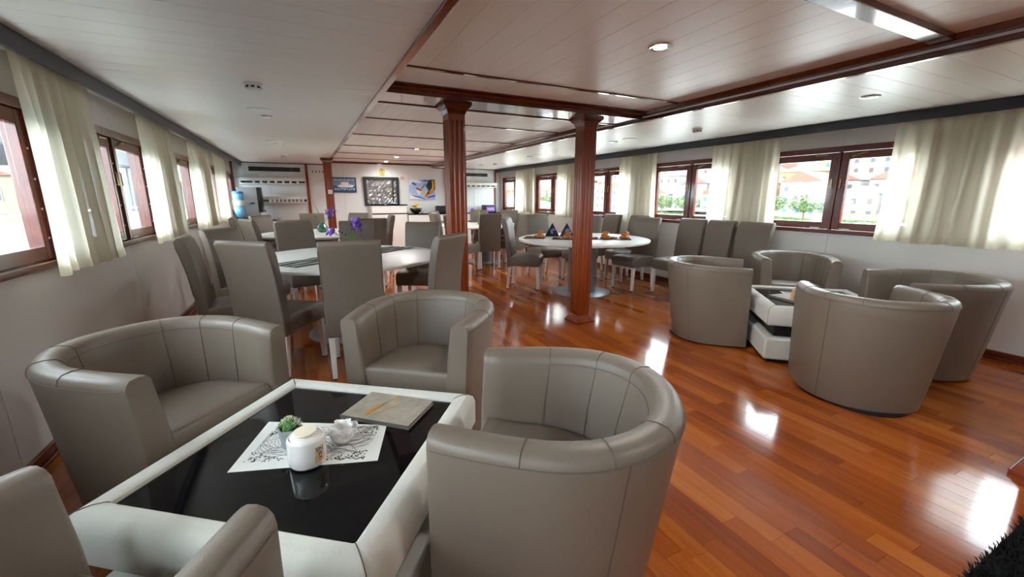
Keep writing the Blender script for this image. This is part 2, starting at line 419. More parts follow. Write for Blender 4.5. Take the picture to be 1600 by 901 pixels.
# pelmets (dark curtain boxes)
for nm, a, b, sd in (('left', XL, XL+.22, 'left'), ('right', XR-.212, XR, 'right')):
    k += 1
    m_ = MB()
    if nm == 'left': m_.box(b-.022, b, YB, YF-.03, 2.086, ZC)
    else: m_.box(a, a+.022, YB, YF-.03, 2.086, ZC)
    o = m_.build('trim_%d' % k, 'pelmet', bevel=.003); tag(o, 'dark blue grey curtain pelmet along the %s wall' % sd, kind='structure')
    (MB().box(a+.02, a+.05, YB, YF-.05, 2.15, ZC-.001) if nm == 'right' else MB().box(b-.10, b-.07, YB, YF-.05, 2.15, ZC-.001)).build('curtain_track', 'white_plastic', o)

# ---- windows
def make_window(n, side, c):
    root = bpy.data.objects.new('window_%d' % n, None); COL.objects.link(root); root['kind'] = 'structure'
    root['label'] = 'reddish wood double casement window in the %s wall' % ('left' if side < 0 else 'right')
    root.location = ((XL if side < 0 else XR), c, 0); root.rotation_euler = (0, 0, 0 if side < 0 else PI)
    fr = MB()
    fr.box(-.10, .022, -WH, WH, WZ1-.062, WZ1).box(-.10, .022, -WH, -WH+.05, WZ0+.045, WZ1-.062).box(-.10, .022, WH-.05, WH, WZ0+.045, WZ1-.062)
    fr.build('frame', 'window_wood', root, bevel=.005)
    MB().box(-.10, .030, -WH-.0, WH+.0, WZ0, WZ0+.045).build('sill', 'window_wood', root, bevel=.008)
    MB().box(-.03, .018, -.012, .012, WZ0+.045, WZ1-.062).build('mullion', 'window_wood', root, bevel=.003)
    for s in (-1, 1):
        a, b = (.012, WH-.05) if s > 0 else (-WH+.05, -.012)
        z0, z1, t = WZ0+.047, WZ1-.064, .078
        sa = MB().box(-.045, .004, a, a+t, z0, z1).box(-.045, .004, b-t, b, z0, z1).box(-.045, .004, a+t, b-t, z0, z0+t).box(-.045, .004, a+t, b-t, z1-t, z1)
        so = sa.build('sash', 'window_wood', root, bevel=.004)
        MB().box(-.026, -.020, a+t-.004, b-t+.004, z0+t-.004, z1-t+.004).build('pane', 'window_glass', so)
        # brass stay at the top, latch on the meeting stile, small pull below
        yc = s*.22
        MB().tube([(.012, yc+.03*s, z1-.02), (.012, yc, z1-.02), (.02, yc-.10*s, z1-(.02 if s < 0 else .055))], [.011, .009, .006], 6).build('stay', 'brass', so)
        MB().tube([(.008, s*.045, 1.60), (.02, s*.045, 1.59), (.02, s*.042, 1.49)], .005, 6).build('latch', 'brass', so)
        MB().box(.004, .012, s*.15-.05, s*.15+.05, z0+.008, z0+.018).build('pull', 'screw', so)
        if side < 0 and n <= 4:
            for zz in (1.16, 1.33, 1.50, 1.67):
                MB().lathe([(.006, .0), (.006, .003), (.0001, .004)], 8).build('screw', 'screw', so, loc=(0,0,0)).matrix_local = Matrix.Translation((.004, (b-t*.3) if s < 0 else (b-t*.3), zz)) @ Matrix.Rotation(PI/2, 4, 'Y')
    return root
n = 0
for c in LW: n += 1; make_window(n, -1, c)
for c in RW: n += 1; make_window(n, 1, c)

# ---- curtains
def curtain(side, y0, y1, label, seed, zb=.975, flare=.05):
    rnd = random.Random(seed)
    xc = (XL+.135) if side < 0 else (XR-.135); s = 1 if side < 0 else -1
    root = thing('curtain', label, 'curtain', (xc, (y0+y1)/2, 2.14), 0, 'cream sheer curtains on the %s wall' % ('left' if side < 0 else 'right'))
    W = y1-y0; npl = max(5, int(W/.115)); nu = npl*8; nv = 18
    ph = [rnd.uniform(-.8, .8) for _ in range(npl+2)]; am = [rnd.uniform(.55, 1.25) for _ in range(npl+2)]
    vs = []; fs = []; ht = 2.14-zb
    for j in range(nv+1):
        t = j/nv
        for i in range(nu+1):
            u = i/nu; q = u*npl; k0 = int(min(q, npl-1)); fr = q-k0
            A = am[k0]*(1-fr)+am[k0+1]*fr; p_ = ph[k0]*(1-fr)+ph[k0+1]*fr
            amp = (.011+.024*min(1, t*3))*A
            x_ = amp*math.sin(2*PI*q + p_*t) + .006*math.sin(2*PI*q*.37+3*t)
            y_ = (u-.5)*W*(1+flare*2*t*t*.5) + .012*math.sin(2*PI*q*.5+p_)*t
            z_ = -t*ht + .006*math.sin(2*PI*q*.31+seed)*t
            vs.append((s*x_ + s*.012*t, y_, z_))
    for j in range(nv):
        for i in range(nu): a = j*(nu+1)+i; fs.append((a, a+1, a+nu+2, a+nu+1))
    m_ = MB(); m_.v = vs; m_.f = fs
    o = m_.build('cloth', 'curtain_cloth', root, smooth=True)
    # hem: a second layer at the foot, heading tape at the top
    hv = []; hf = []
    for j in range(2):
        for i in range(nu+1):
            src = vs[(nv-1+j)*(nu+1)+i]; hv.append((src[0]+s*.003, src[1], src[2] + (0 if j else -.012)))
    for i in range(nu): hf.append((i, i+1, i+nu+2, i+nu+1))
    h_ = MB(); h_.v = hv; h_.f = hf; h_.build('hem', 'curtain_cloth', root, smooth=True)
    tv = []; tf = []
    for j in range(2):
        for i in range(nu+1):
            src = vs[i]; tv.append((src[0]+s*.004, src[1], -.028 if j == 0 else -.075))
    for i in range(nu): tf.append((i, i+1, i+nu+2, i+nu+1))
    t_ = MB(); t_.v = tv; t_.f = tf; t_.build('heading_tape', 'curtain_cloth', root, smooth=True)
    return root
LC = [(1.25, 2.15, 'second'), (3.14, 4.04, 'a'), (4.93, 6.00, 'b'), (6.78, 8.05, 'c'), (8.50, 9.62, 'd')]
lab = ['cream curtain on the left wall, behind the camera position', 'cream sheer curtain on the left wall, largest and nearest of the row there',
       'cream sheer curtain on the left wall, second nearest, past the open casement', 'cream sheer curtain on the left wall, third from the near end',
       'cream sheer curtain on the left wall, farthest, beside the water dispenser']
for i, (a, b, _) in enumerate(LC): 
    if i: curtain(-1, a, b, lab[i], 10+i)
lab = ['wide cream curtain at the right edge, gathered from two lengths', 'cream curtain on the right wall behind the three waiting chairs',
       'cream curtain on the right wall behind the round table with pastries', 'cream curtain on the right wall just left of the right-hand front column', 'cream curtain on the right wall farthest from the camera']
for i, (a, b) in enumerate([(1.02, 2.12), (3.22, 4.16), (5.20, 6.10), (7.22, 8.18), (9.22, 10.26)]): curtain(1, a, b, lab[i], 30+i, zb=.965)
curtain(1, -.60, .62, 'cream curtain on the right wall outside the right edge of the picture', 41, zb=.965)  # unseen curtain added to shrink this window's bright floor reflection

# ------------------------------------------------------------------ columns
def column(x, y, label, top=ZC+.012):
    r = thing('column', label, 'column', (x, y, 0), 0, 'fluted wood columns')
    hw = .078
    # fluted square shaft
    def flute(nf=3, d=.007):
        pts = []; side = []
        w2 = 2*hw
        for i in range(nf):
            c = -hw + w2*(i+.5)/nf*0.86 + w2*.07
            h = w2/nf*.30
            side += [(c-h, 0), (c-h*.6, d*.8), (c, d), (c+h*.6, d*.8), (c+h, 0)]
        side = [(-hw, 0)]+side
        for q in range(4):
            a = q*PI/2
            for (u, dd) in side:
                px, py = u, -hw+dd
                pts.append((px*math.cos(a)-py*math.sin(a), px*math.sin(a)+py*math.cos(a)))
        return pts
    MB().prism(flute(), 'z', .17, top-.13).build('shaft', 'mahogany_upright', r)
    MB().box(-hw, hw, -hw, hw, .05, .17).build('shaft_foot', 'mahogany_upright', r, bevel=.002)
    MB().box(-hw, hw, -hw, hw, top-.13, top-.07).build('shaft_neck', 'mahogany_upright', r, bevel=.002)
    MB().box(-.122, .122, -.122, .122, 0, .028).taper(0, 0, .028, .055, .115, .115, .10, .10).taper(0, 0, .055, .085, .097, .097, .080, .080).build('base', 'mahogany_upright', r, bevel=.003)
    MB().taper(0, 0, top-.085, top-.045, .080, .080, .096, .096).taper(0, 0, top-.045, top-.02, .10, .10, .122, .122).box(-.128, .128, -.128, .128, top-.02, top).build('capital', 'mahogany', r, bevel=.003)
    return r
column(1.285, 3.745, 'fluted wood column under the beam, behind the front dining table')
column(2.735, 3.745, 'fluted wood column standing free in front of the round table with pastries')
column(.54, 9.75, 'slim fluted wood column at the far left with a light switch', ZC)
column(3.42, 9.62, 'far fluted wood column mostly hidden behind the left front column', ZC)
column(3.265, .415, 'wood column at the right edge, only its foot showing', ZC)

# ------------------------------------------------------------------ dining chair
def make_chair():
    r = thing('dining_chair', '', 'chair')
    # seat
    s = MB(); W, D0, D1 = .222, -.22, .235
    nu = 8; vs = []; 
    prof = []   # closed outline in (y,z): bottom front -> top -> back
    prof = [(D1-.01, .362), (D1+.004, .44), (D1, .492), (D1-.03, .512), (D1-.10, .521), (0, .525), (-.12, .519), (D0, .508), (D0, .362)]
    s.prism(prof, 'x', -W, W); s.build('seat', 'leather_dining', r, bevel=.016, seg=3, smooth=True)
    # backrest: slab leaning back with a rolled top
    fp = [(-.205, .37), (-.200, .47), (-.212, .62), (-.232, .80), (-.258, .97), (-.285, 1.05), (-.305, 1.078), (-.330, 1.090), (-.352, 1.083), (-.362, 1.062),
          (-.352, 1.02), (-.330, .93), (-.306, .80), (-.288, .62), (-.278, .47), (-.275, .345), (-.215, .345)]
    b = MB().prism(fp, 'x', -.218, .218); b.build('backrest', 'leather_dining', r, bevel=.013, seg=3, smooth=True)
    for sx_ in (-1, 1):
        MB().tube([(sx_*.2175, -.288, .62), (sx_*.2175, -.306, .80), (sx_*.2175, -.330, .93), (sx_*.2175, -.352, 1.02)], .0025, 4).build('piping', 'seam', r)
        for (yy, dy) in ((.195, .01), (-.235, -.035)):
            l = MB().taper(sx_*.188, yy+dy, 0.012, .365, .0165, .0165, .0225, .0225, 0, -dy).build('leg', 'white_leg', r, bevel=.002)
            MB().box(sx_*.188-.014, sx_*.188+.014, yy+dy-.014, yy+dy+.014, 0, .013).build('glide', 'foot_black', l)
    return r
chair0 = make_chair(); _first = [True]
def chair(bx, by, fx, fy, label, group):
    q = math.hypot(fx, fy); fx, fy = fx/q, fy/q
    loc = (bx+.33*fx, by+.33*fy, 0); rz = facing(fx, fy)
    if _first[0]:
        _first[0] = False; chair0.location = loc; chair0.rotation_euler = (0,0,rz); chair0['label'] = label; chair0['group'] = group; return chair0
    return dup(chair0, loc, rz, label, group)
gA, gB, gC, gD, gW = 'chairs at the front left table', 'chairs at the rear left table', 'chairs at the far right table', 'chairs at the round table with pastries', 'chairs lined up along the right wall'
CH = [
 (-.90, 4.20, 1, .05, 'taupe dining chair nearest the left wall at the front table, seen in profile', gA),
 (-.79, 5.12, .75, -.5, 'taupe dining chair by the left wall, second from the front at the near table', gA),
 (-.42, 3.55, .60, .80, 'taupe dining chair with its back to the camera, left of two at the front table', gA),
 (.28, 3.22, .12, 1, 'taupe dining chair with its back to the camera, directly behind the near tub chairs', gA),
 (1.12, 3.42, -.64, .77, 'taupe dining chair right of the front table, back turned, before the left column', gA),
 (-.13, 5.88, .28, -1, 'taupe dining chair across the front table, left of the iris vase', gA),
 (.62, 5.93, -.12, -1, 'taupe dining chair across the front table, right behind the iris flowers', gA),
 (1.36, 5.30, -.45, -.85, 'taupe dining chair at the right far side of the front table facing the camera', gA),
 (-1.0, 7.70, 1, .05, 'taupe dining chair in profile by the left wall at the rear left table', gB),
 (-.74, 7.02, .88, .47, 'taupe dining chair turned away, left near corner of the rear left table', gB),
 (-.68, 8.40, .75, -.6, 'taupe dining chair facing the camera before the water dispenser', gB),
 (-.13, 6.52, .12, 1, 'taupe dining chair back, just a strip of it above the front table chairs', gB),
 (.14, 8.95, 0, -1, 'taupe dining chair behind the green vase on the rear left table', gB),
 (1.00, 8.85, -.6, -.8, 'taupe dining chair beyond the rear left table before the serving hatch', gB),
 (1.42, 7.70, -1, .05, 'taupe dining chair in profile at the right end of the rear left table', gB),
 (.93, 6.55, -.35, .9, 'taupe dining chair half hidden behind the chair at the iris flowers', gB),
 (3.84, 9.50, -.25, -1, 'taupe dining chair at the far side of the far right table, left one', gC),
 (3.21, 7.36, .12, 1, 'taupe dining chair with its whole back showing at the far right table', gC),
 (4.42, 9.00, -.6, -.7, 'taupe dining chair at the far right table before the last window', gC),
 (2.38, 8.30, 1, -.05, 'taupe dining chair edge-on left of the front left column', gC),
 (2.60, 9.14, .75, -.65, 'taupe dining chair just left of the column at the far table', gC),
 (2.42, 7.20, .75, .6, 'taupe dining chair behind the left column, only its seat and legs showing', gC),
 (3.95, 7.42, -.55, .85, 'taupe dining chair of the far table seen edge-on, back to back with its neighbour', gC),
 (4.72, 7.75, -.85, .53, 'taupe dining chair seen edge-on by the right wall windows', gC),
 (2.80, 5.82, .78, -.62, 'taupe dining chair in profile at the left of the round table', gD),
 (3.80, 6.62, .0, -1, 'taupe dining chair with a brightly lit face behind the round table', gD),
 (4.50, 5.95, -.9, -.40, 'taupe dining chair right beside the right column, beyond the round table', gD),
 (4.83, 4.88, -1, -.13, 'taupe dining chair at the right of the round table, seat fully showing', gD),
 (5.12, 4.28, -1, 0, 'taupe dining chair against the right wall, first left of three beside the tub chairs', gW),
 (5.13, 3.81, -1, .10, 'taupe dining chair against the right wall, middle of three beside the tub chairs', gW),
 (5.12, 3.32, -1, -.03, 'taupe dining chair against the right wall, nearest of the three by the tub chairs', gW),
 (5.13, 5.38, -1, 0, 'taupe dining chair at the wall under a curtain, overlapped by another back', gW),
 (5.13, 6.08, -1, 0, 'taupe dining chair at the wall whose corner a curtain covers', gW)]
for c in CH: chair(*c)

# ------------------------------------------------------------------ dining tables
TZ = .805
def dining_table(x, y, label, R=.95):
    r = thing('dining_table', label, 'table', (x, y, 0), 0, 'round white dining tables')
    MB().lathe([(R-.03, TZ-.038), (R-.004, TZ-.030), (R, TZ-.012), (R-.004, TZ-.003), (R-.012, TZ)], 72).build('table_top', 'white_lacquer', r, smooth=True, angle=40)
    MB().lathe([(.30, TZ-.06), (.30, TZ-.038)], 24).build('mount_plate', 'table_base', r)
    MB().lathe([(.20, .02), (.20, TZ-.06)], 40).build('pedestal', 'table_base', r, smooth=True, angle=40)
    MB().lathe([(.43, 0), (.43, .008), (.40, .016), (.17, .022)], 48).build('base_plate', 'steel_grey', r, smooth=True, angle=40)
    return r
dining_table(.36, 4.55, 'large round white dining table at the front left with a grey runner')
dining_table(.25, 7.75, 'round white dining table at the rear left with a green vase')
dining_table(3.47, 8.42, 'round white dining table at the far right behind the left column', .90)
dining_table(3.65, 4.98, 'round white pedestal table laid with pastries by the right windows')

# ------------------------------------------------------------------ tub chairs
def tub_outline(n_arm=5, n_arc=14):
    pts = []
    s1, Wm, Wf, Db = .32, .405, .365, .40
    for i in range(n_arm+1):
        s = s1*i/n_arm; pts.append((Wf+(Wm-Wf)*math.sin(PI/2*s/s1), s))
    for i in range(1, n_arc+1):
        a = PI/2*i/n_arc; pts.append((Wm*math.cos(a)**.92 if i < n_arc else 0., s1+Db*math.sin(a)))
    left = [(-w_, s) for (w_, s) in reversed(pts[:-1])]
    return pts+left
def make_tub():
    r = thing('tub_chair', '', 'armchair')
    oc = tub_outline(); N = len(oc); Yf = .36; D = .72
    P3 = lambda w_, s: Vector((w_, Yf-s, 0))
    top = [P3(*p) for p in oc]
    flo = [Vector((p[0]*.885, Yf+.022-p[1]*(.64/.72), 0)) for p in oc]
    nor = []
    for i in range(N):
        a = top[max(0, i-1)]; b = top[min(N-1, i+1)]; t = (b-a).normalized(); nn = Vector((t.y, -t.x, 0))
        c = Vector((0, 0, 0))-top[i]
        if nn.dot(c) < 0: nn = -nn
        nor.append(nn)
    for i in (0, N-1):
        nor[i] = Vector((-1 if top[i].x > 0 else 1, 0, 0))
    TH = .105
    rings = []
    for i in range(N):
        s = oc[i][1]; zr = .765+.016*min(1, s/.6)
        T, F, nn = top[i], flo[i], nor[i]
        def at(z): 
            t = max(0, min(1, (z-.02)/(zr-.05))); t = t**.9
            return F.lerp(T, t)
        ring = [at(.022)+Vector((0,0,.022)), at(.16)+Vector((0,0,.16)), at(.32)+Vector((0,0,.32)), at(.50)+Vector((0,0,.50)), at(.66)+Vector((0,0,.66)), T+Vector((0,0,zr-.040)),
                T+nn*.006+Vector((0,0,zr-.018)), T+nn*.022+Vector((0,0,zr-.004)), T+nn*(TH*.5)+Vector((0,0,zr)), T+nn*(TH-.022)+Vector((0,0,zr-.005)),
                T+nn*(TH-.004)+Vector((0,0,zr-.022)), T+nn*TH+Vector((0,0,zr-.05)), (T.lerp(F, .35))+nn*(TH+.004)+Vector((0,0,.55)), (T.lerp(F, .55))+nn*(TH+.008)+Vector((0,0,.36)), F+nn*TH+Vector((0,0,.022))]
        rings.append(ring)
    K = len(rings[0]); m_ = MB(); vs = [p for rg in rings for p in rg]; fs = []
    for i in range(N-1):
        for j in range(K):
            j2 = (j+1) % K; fs.append((i*K+j, i*K+j2, (i+1)*K+j2, (i+1)*K+j))
    # rounded front caps: a smaller ring pushed forward
    def cap(ring, base):
        c = sum(ring, Vector())/K; o = len(vs)
        for p in ring:
            q = p.lerp(Vector((c.x, p.y, p.z*.985+.006)), .16); q.y += .012; vs.append(q)
        for j in range(K): j2 = (j+1) % K; fs.append((base+j, base+j2, o+j2, o+j))
        fs.append(tuple(o+j for j in range(K)))
    cap(rings[0], 0); cap(rings[-1], (N-1)*K)
    m_.v = [tuple(p) for p in vs]; m_.f = fs
    shell = m_.build('shell', 'leather', r, smooth=True, angle=48)
    # seams: over the rim and down the inside at six stations, one along the outer edge of the rim
    for i in (4, 9, 14, N-15, N-10, N-5):
        rg = rings[i]
        MB().tube([p+(p-Vector((0,0,.4))).normalized()*0 + Vector((0,0,.0012)) for p in rg[5:12]] + [rg[12]-nor[i]*-.002, rg[13]-nor[i]*-.002], .0016, 4).build('seam', 'seam', shell)
    MB().tube([rings[i][5]-nor[i]*.0012 for i in range(N)], .0017, 4).build('seam', 'seam', shell)
    MB().tube([rings[i][11]+nor[i]*.0008 for i in range(4, N-4)], .0012, 4).build('seam', 'seam', shell)
    # outer upright seams at the back quarter
    for i in (10, N-11):
        MB().tube([rings[i][j]-nor[i]*.001 for j in range(0, 6)], .0014, 4).build('seam', 'seam', shell)
    # seat cushion
    inner = []
    for i in range(N):
        T, F, nn = top[i], flo[i], nor[i]; inner.append((T.lerp(F, .55)+nn*(TH+.006)))
    yf = Yf+.004
    poly = [p for p in inner if p.y < yf-.02]
    poly = [Vector((poly[0].x, yf, 0))]+poly+[Vector((poly[-1].x, yf, 0))]
    cen = sum(poly, Vector())/len(poly)
    lv = [(.325, 1.0), (.345, 1.0), (.460, 1.0), (.480, .985), (.492, .95), (.499, .80), (.502, .5)]
    vv = []; ff = []; n_ = len(poly)
    for (z, sc_) in lv:
        for p in poly: q = cen.lerp(p, sc_); vv.append((q.x, q.y, z-(.05*(yf-q.y)/.5 if z > .4 else 0)))
    for j in range(len(lv)-1):
        for i in range(n_): i2 = (i+1) % n_; ff.append((j*n_+i, j*n_+i2, (j+1)*n_+i2, (j+1)*n_+i))
    ff.append(tuple(range(n_-1, -1, -1))); ff.append(tuple((len(lv)-1)*n_+i for i in range(n_)))
    c_ = MB(); c_.v = vv; c_.f = ff; c_.build('seat_cushion', 'leather', r, smooth=True, angle=60)
    MB().box(-.235, .235, .10, yf-.012, .025, .325).build('front_panel', 'leather', r, bevel=.012, seg=3)
    MB().lathe([(.26, .0), (.26, .024)], 24, 0, -.02).build('underside', 'foot_black', r)
    return r
tub0 = make_tub(); _ft = [True]
def tub(x, y, fx, fy, label, group):
    rz = facing(fx, fy)
    if _ft[0]:
        _ft[0] = False; tub0.location = (x, y, 0); tub0.rotation_euler = (0,0,rz); tub0['label'] = label; tub0['group'] = group; return
    dup(tub0, (x, y, 0), rz, label, group)
g1, g2 = 'tub chairs around the near coffee table', 'tub chairs around the right coffee table'
TUBS = [(.751, 1.066, -.794, .608, 'taupe tub chair in the right foreground, its outer back toward the camera', g1),
 (-.661, 2.319, .743, -.67, 'taupe tub chair against the left wall beside the near coffee table', g1),
 (.629, 2.394, -.607, -.795, 'taupe tub chair beyond the near coffee table, facing the camera', g1),
 (-.623, .817, .62, .785, 'taupe tub chair cut off by the lower left corner', g1),
 (3.57, 2.80, .666, -.746, 'taupe tub chair left of the right coffee table, its back toward the open floor', g2),
 (4.84, 2.70, -.731, -.683, 'taupe tub chair beyond the right coffee table in front of the wall', g2),
 (3.42, 1.315, .667, .745, 'taupe tub chair nearest the camera in the right group, pale lit back', g2),
 (4.56, 1.37, -.765, .643, 'taupe tub chair by the right wall with its outside in deep shade', g2)]
for t in TUBS: tub(*t)

# ------------------------------------------------------------------ coffee tables
def coffee_table(x, y, rz, label):
    r = thing('coffee_table', label, 'coffee table', (x, y, 0), rz, 'low upholstered coffee tables')
    h = .49
    MB().box(-h+.05, h-.05, -h+.05, h-.05, 0, .035).build('plinth', 'black_satin', r)
    MB().box(-h+.005, h-.005, -h+.005, h-.005, .035, .225).build('base', 'velvet', r, bevel=.018, seg=3)
    MB().box(-h+.09, h-.09, -h+.09, h-.09, .22, .34).build('core', 'black_satin', r, bevel=.003)
    # upper frame: padded ring
    prof = [(h-.012, .335), (h, .35), (h, .455), (h-.008, .482), (h-.028, .498), (h-.055, .503), (h-.078, .499), (h-.087, .488), (h-.087, .46), (h-.087, .335)]
    vs = []; fs = []; n_ = len(prof)
    for (sx_, sy_) in ((1,1), (-1,1), (-1,-1), (1,-1)):
        for (d, z) in prof: vs.append((sx_*d, sy_*d, z))
    for q in range(4):
        for j in range(n_): j2 = (j+1) % n_; q2 = (q+1) % 4; fs.append((q*n_+j, q*n_+j2, q2*n_+j2, q2*n_+j))
    m_ = MB(); m_.v = vs; m_.f = fs; fr = m_.build('frame', 'velvet', r, smooth=True, bevel=.012, seg=3)
    for (sx_, sy_) in ((1,1), (-1,1), (-1,-1), (1,-1)):
        MB().tube([(sx_*d, sy_*d, z+.0015) for (d, z) in prof[1:8]], .0016, 4).build('seam', 'seam', fr)
    MB().box(-h+.088, h-.088, -h+.088, h-.088, .462, .484).build('glass_top', 'black_gloss', r, bevel=.002)
    return r
GZ = .484
ct1 = coffee_table(-.040, 1.589, math.radians(-37.2), 'low pale upholstered coffee table with a black glass top in the foreground')
ct2 = coffee_table(4.11, 2.06, math.radians(-42), 'low pale two-tier coffee table with black glass among the right tub chairs')

# ------------------------------------------------------------------ things on the near coffee table
def at1(u, v): # world point on the near table from its own axes (u along its -37 deg edge, v across)
    a = math.radians(-37.2); return (-.040+u*math.cos(a)-v*math.sin(a), 1.589+u*math.sin(a)+v*math.cos(a))
def placemat(x, y, rz, w_, d_, z, label, quad=None):
    r = thing('placemat', label, 'placemat', (x, y, z), rz, 'white lace placemats')
    MB().prism(quad or [(-w_/2, -d_/2), (w_/2, -d_/2), (w_/2, d_/2), (-w_/2, d_/2)], 'z', 0, .0014).build('sheet', 'paper', r)
    rn = random.Random(int(w_*1000)+int(x*10))
    ln = MB()
    def poly(pts): ln.tube([(p[0], p[1], .0016) for p in pts if abs(p[0]) < w_/2-.008 and abs(p[1]) < d_/2-.008], .0010, 3) if len([p for p in pts if abs(p[0]) < w_/2-.008 and abs(p[1]) < d_/2-.008]) > 2 else None
    for (cx, cy, nr) in ((-.12, .02, 9), (.13, .06, 8), (.03, -.06, 5)):
        for k_ in range(nr):
            ph = rn.random()*6; R0 = .018+.0125*k_
            pts = [(cx+R0*(1+.16*math.sin(5*a/10*2+ph)+.05*math.sin(9*a/10+ph))*math.cos(a/10), cy+.85*R0*(1+.16*math.sin(3*a/10+ph))*math.sin(a/10)) for a in range(0, 60, 2)]
            poly(pts)
    for k_ in range(60):
        x0, y0 = rn.uniform(-w_/2, w_/2), rn.uniform(-d_/2, d_/2); a = rn.uniform(-.6, .6); L_ = rn.uniform(.05, .12)
        poly([(x0+L_*t*math.cos(a), y0+L_*t*math.sin(a)+.02*math.sin(t*3)) for t in [i/6 for i in range(7)]])
    o = ln.build('cut_line', 'paper_line', r); o['kind'] = 'stuff'
    hl = MB()
    for (sx_, sy_) in ((1, -1), (-1, -1), (-1, 1), (1, 1)):
        for k_ in range(260 if sx_*sy_ < 0 else 150):
            u, v = rn.random(), rn.random()
            if u+v*1.6 > 1: continue
            hx, hy = sx_*(w_/2-.012-u*.17), sy_*(d_/2-.010-v*.10); rr = rn.uniform(.0022, .0040)
            hl.lathe([(rr, .0005), (rr, .0019)], 5, hx, hy)
    o = hl.build('lace_hole', 'lace_hole', r); o['kind'] = 'stuff'
    return r
# mat corners measured: (-.213,1.843) (.222,1.599) (.151,1.374) (-.317,1.534)
qa = math.radians(-24); qd = [((px+.040)*math.cos(qa)+(py-1.588)*math.sin(qa), -(px+.040)*math.sin(qa)+(py-1.588)*math.cos(qa)) for px, py in ((-.317, 1.534), (.151, 1.374), (.222, 1.599), (-.213, 1.843))]
placemat(-.040, 1.588, qa, .44, .24, GZ+.0005, 'white lace-cut placemat under the cactus on the near coffee table', qd)
r = thing('cactus_pot', 'tiny cactus in a faceted grey pot on the placemat', 'cactus', (-.123, 1.612, GZ+.002), .3)
m_ = MB()
lo = [(.032*math.cos(2*PI*i/6), .032*math.sin(2*PI*i/6), 0) for i in range(6)]
hi = [(.044*math.cos(2*PI*(i+.5)/6), .044*math.sin(2*PI*(i+.5)/6), .078) for i in range(6)]
inn = [(p[0]*.9, p[1]*.9, .078) for p in hi]; bt = [(p[0]*.85, p[1]*.85, .066) for p in hi]
m_.add(lo+hi+inn+bt, [tuple(range(5,-1,-1))]+[(i, (i+1) % 6, 6+i) for i in range(6)]+[((i+1) % 6, 6+(i+1) % 6, 6+i) for i in range(6)]+[(6+i, 6+(i+1) % 6, 12+(i+1) % 6, 12+i) for i in range(6)]+[(12+i, 12+(i+1) % 6, 18+(i+1) % 6, 18+i) for i in range(6)]+[tuple(18+i for i in range(6))])
m_.build('pot', 'concrete_pot', r)
MB().lathe([(.036, .064), (.036, .071), (.0001, .073)], 14).build('soil', 'soil', r)
rn = random.Random(3)
ca = MB().ball((0,0,.088), .024, 12, 8, (1,1,1.05)).build('cactus_body', 'cactus', r, smooth=True)
for k_ in range(11):
    a = rn.random()*6.28; rr = rn.uniform(.012, .032); zz = .075+rn.random()*.022
    MB().ball((rr*math.cos(a), rr*math.sin(a), zz), rn.uniform(.009, .013), 8, 6).build('offset', 'cactus', r, smooth=True)
sp = MB()
for k_ in range(240):
    a = rn.random()*6.28; b_ = rn.random()**.6*1.5; d = Vector((math.cos(a)*math.sin(b_), math.sin(a)*math.sin(b_), math.cos(b_)))
    c = Vector((0,0,.088)) if k_ % 2 else Vector((rn.uniform(.008,.03)*math.cos(a), rn.uniform(.008,.03)*math.sin(a), .086))
    q = .024 if k_ % 2 else .012
    sp.tube([c+d*q*.95, c+d*(q+.009)], [.0011, .0004], 3)
o = sp.build('spines', 'spine', r); o['kind'] = 'stuff'
# sugar jar with bamboo-pale lid
r = thing('sugar_jar', 'white porcelain jar with a cream lid and kraft label on the placemat', 'jar', (-.068, 1.476, GZ+.002), math.radians(40))
MB().lathe([(.050, 0), (.058, .003), (.0615, .010), (.0625, .05), (.0625, .094), (.0605, .102), (.056, .105), (.053, .103), (.052, .095)], 40).build('body', 'porcelain', r, smooth=True, angle=60)
ld = MB().lathe([(.0515, .096), (.0515, .104), (.049, .107), (.020, .1085)], 32).build('lid', 'porcelain', r, smooth=True, angle=50)
MB().lathe([(.022, .1085), (.022, .113), (.036, .115), (.0385, .118), (.036, .122), (.0001, .1235)], 28).build('knob', 'cream', ld, smooth=True, angle=50)
lv = []; lf = []
for j, zz in enumerate((.022, .080)):
    for i in range(9):
        a = -PI/2+ (i-4)*.085; lv.append((.0624*math.cos(a), .0624*math.sin(a), zz))
for i in range(8): lf.append((i, i+1, i+10, i+9))
m_ = MB(); m_.v = lv; m_.f = lf; lb = m_.build('label', 'label_paper', r)
for (t_, zz, sz) in (('EN', .060, .022), ('W', .044, .020), ('M', .030, .015)):
    text_mesh(t_, sz, 'lettering', 'ink', lb, (0, 0, zz), bend=.0628)
# creamer shaped like a flower
r = thing('creamer', 'white ruffled porcelain creamer on the placemat', 'creamer', (.052, 1.556, GZ+.002), .4)
mod = lambda a, z: 1+ (.16*math.sin(5*a)*max(0, (z-.03)/.03))
MB().lathe([(.020, 0), (.034, .006), (.044, .024), (.041, .044), (.033, .056), (.038, .072), (.034, .070), (.029, .056), (.036, .042), (.036, .022), (.0001, .012)], 40, mod=mod).build('cup', 'porcelain', r, smooth=True)
for k_ in range(5):
    a0 = k_*1.257; pv = []; pf = []
    for i in range(6):
        for j in range(5):
            t = j/4; a = a0+(i-2.5)*.20; rr = .036+.018*t+.006*math.sin(i*1.2); pv.append((rr*math.cos(a), rr*math.sin(a), .012+.045*t+.006*math.cos((i-2.5)*.9)*t))
    for i in range(5):
        for j in range(4): q = i*5+j; pf.append((q, q+5, q+6, q+1))
    m_ = MB(); m_.v = pv; m_.f = pf; o = m_.build('petal', 'porcelain', r, smooth=True); o.modifiers.new('s', 'SOLIDIFY').thickness = .003
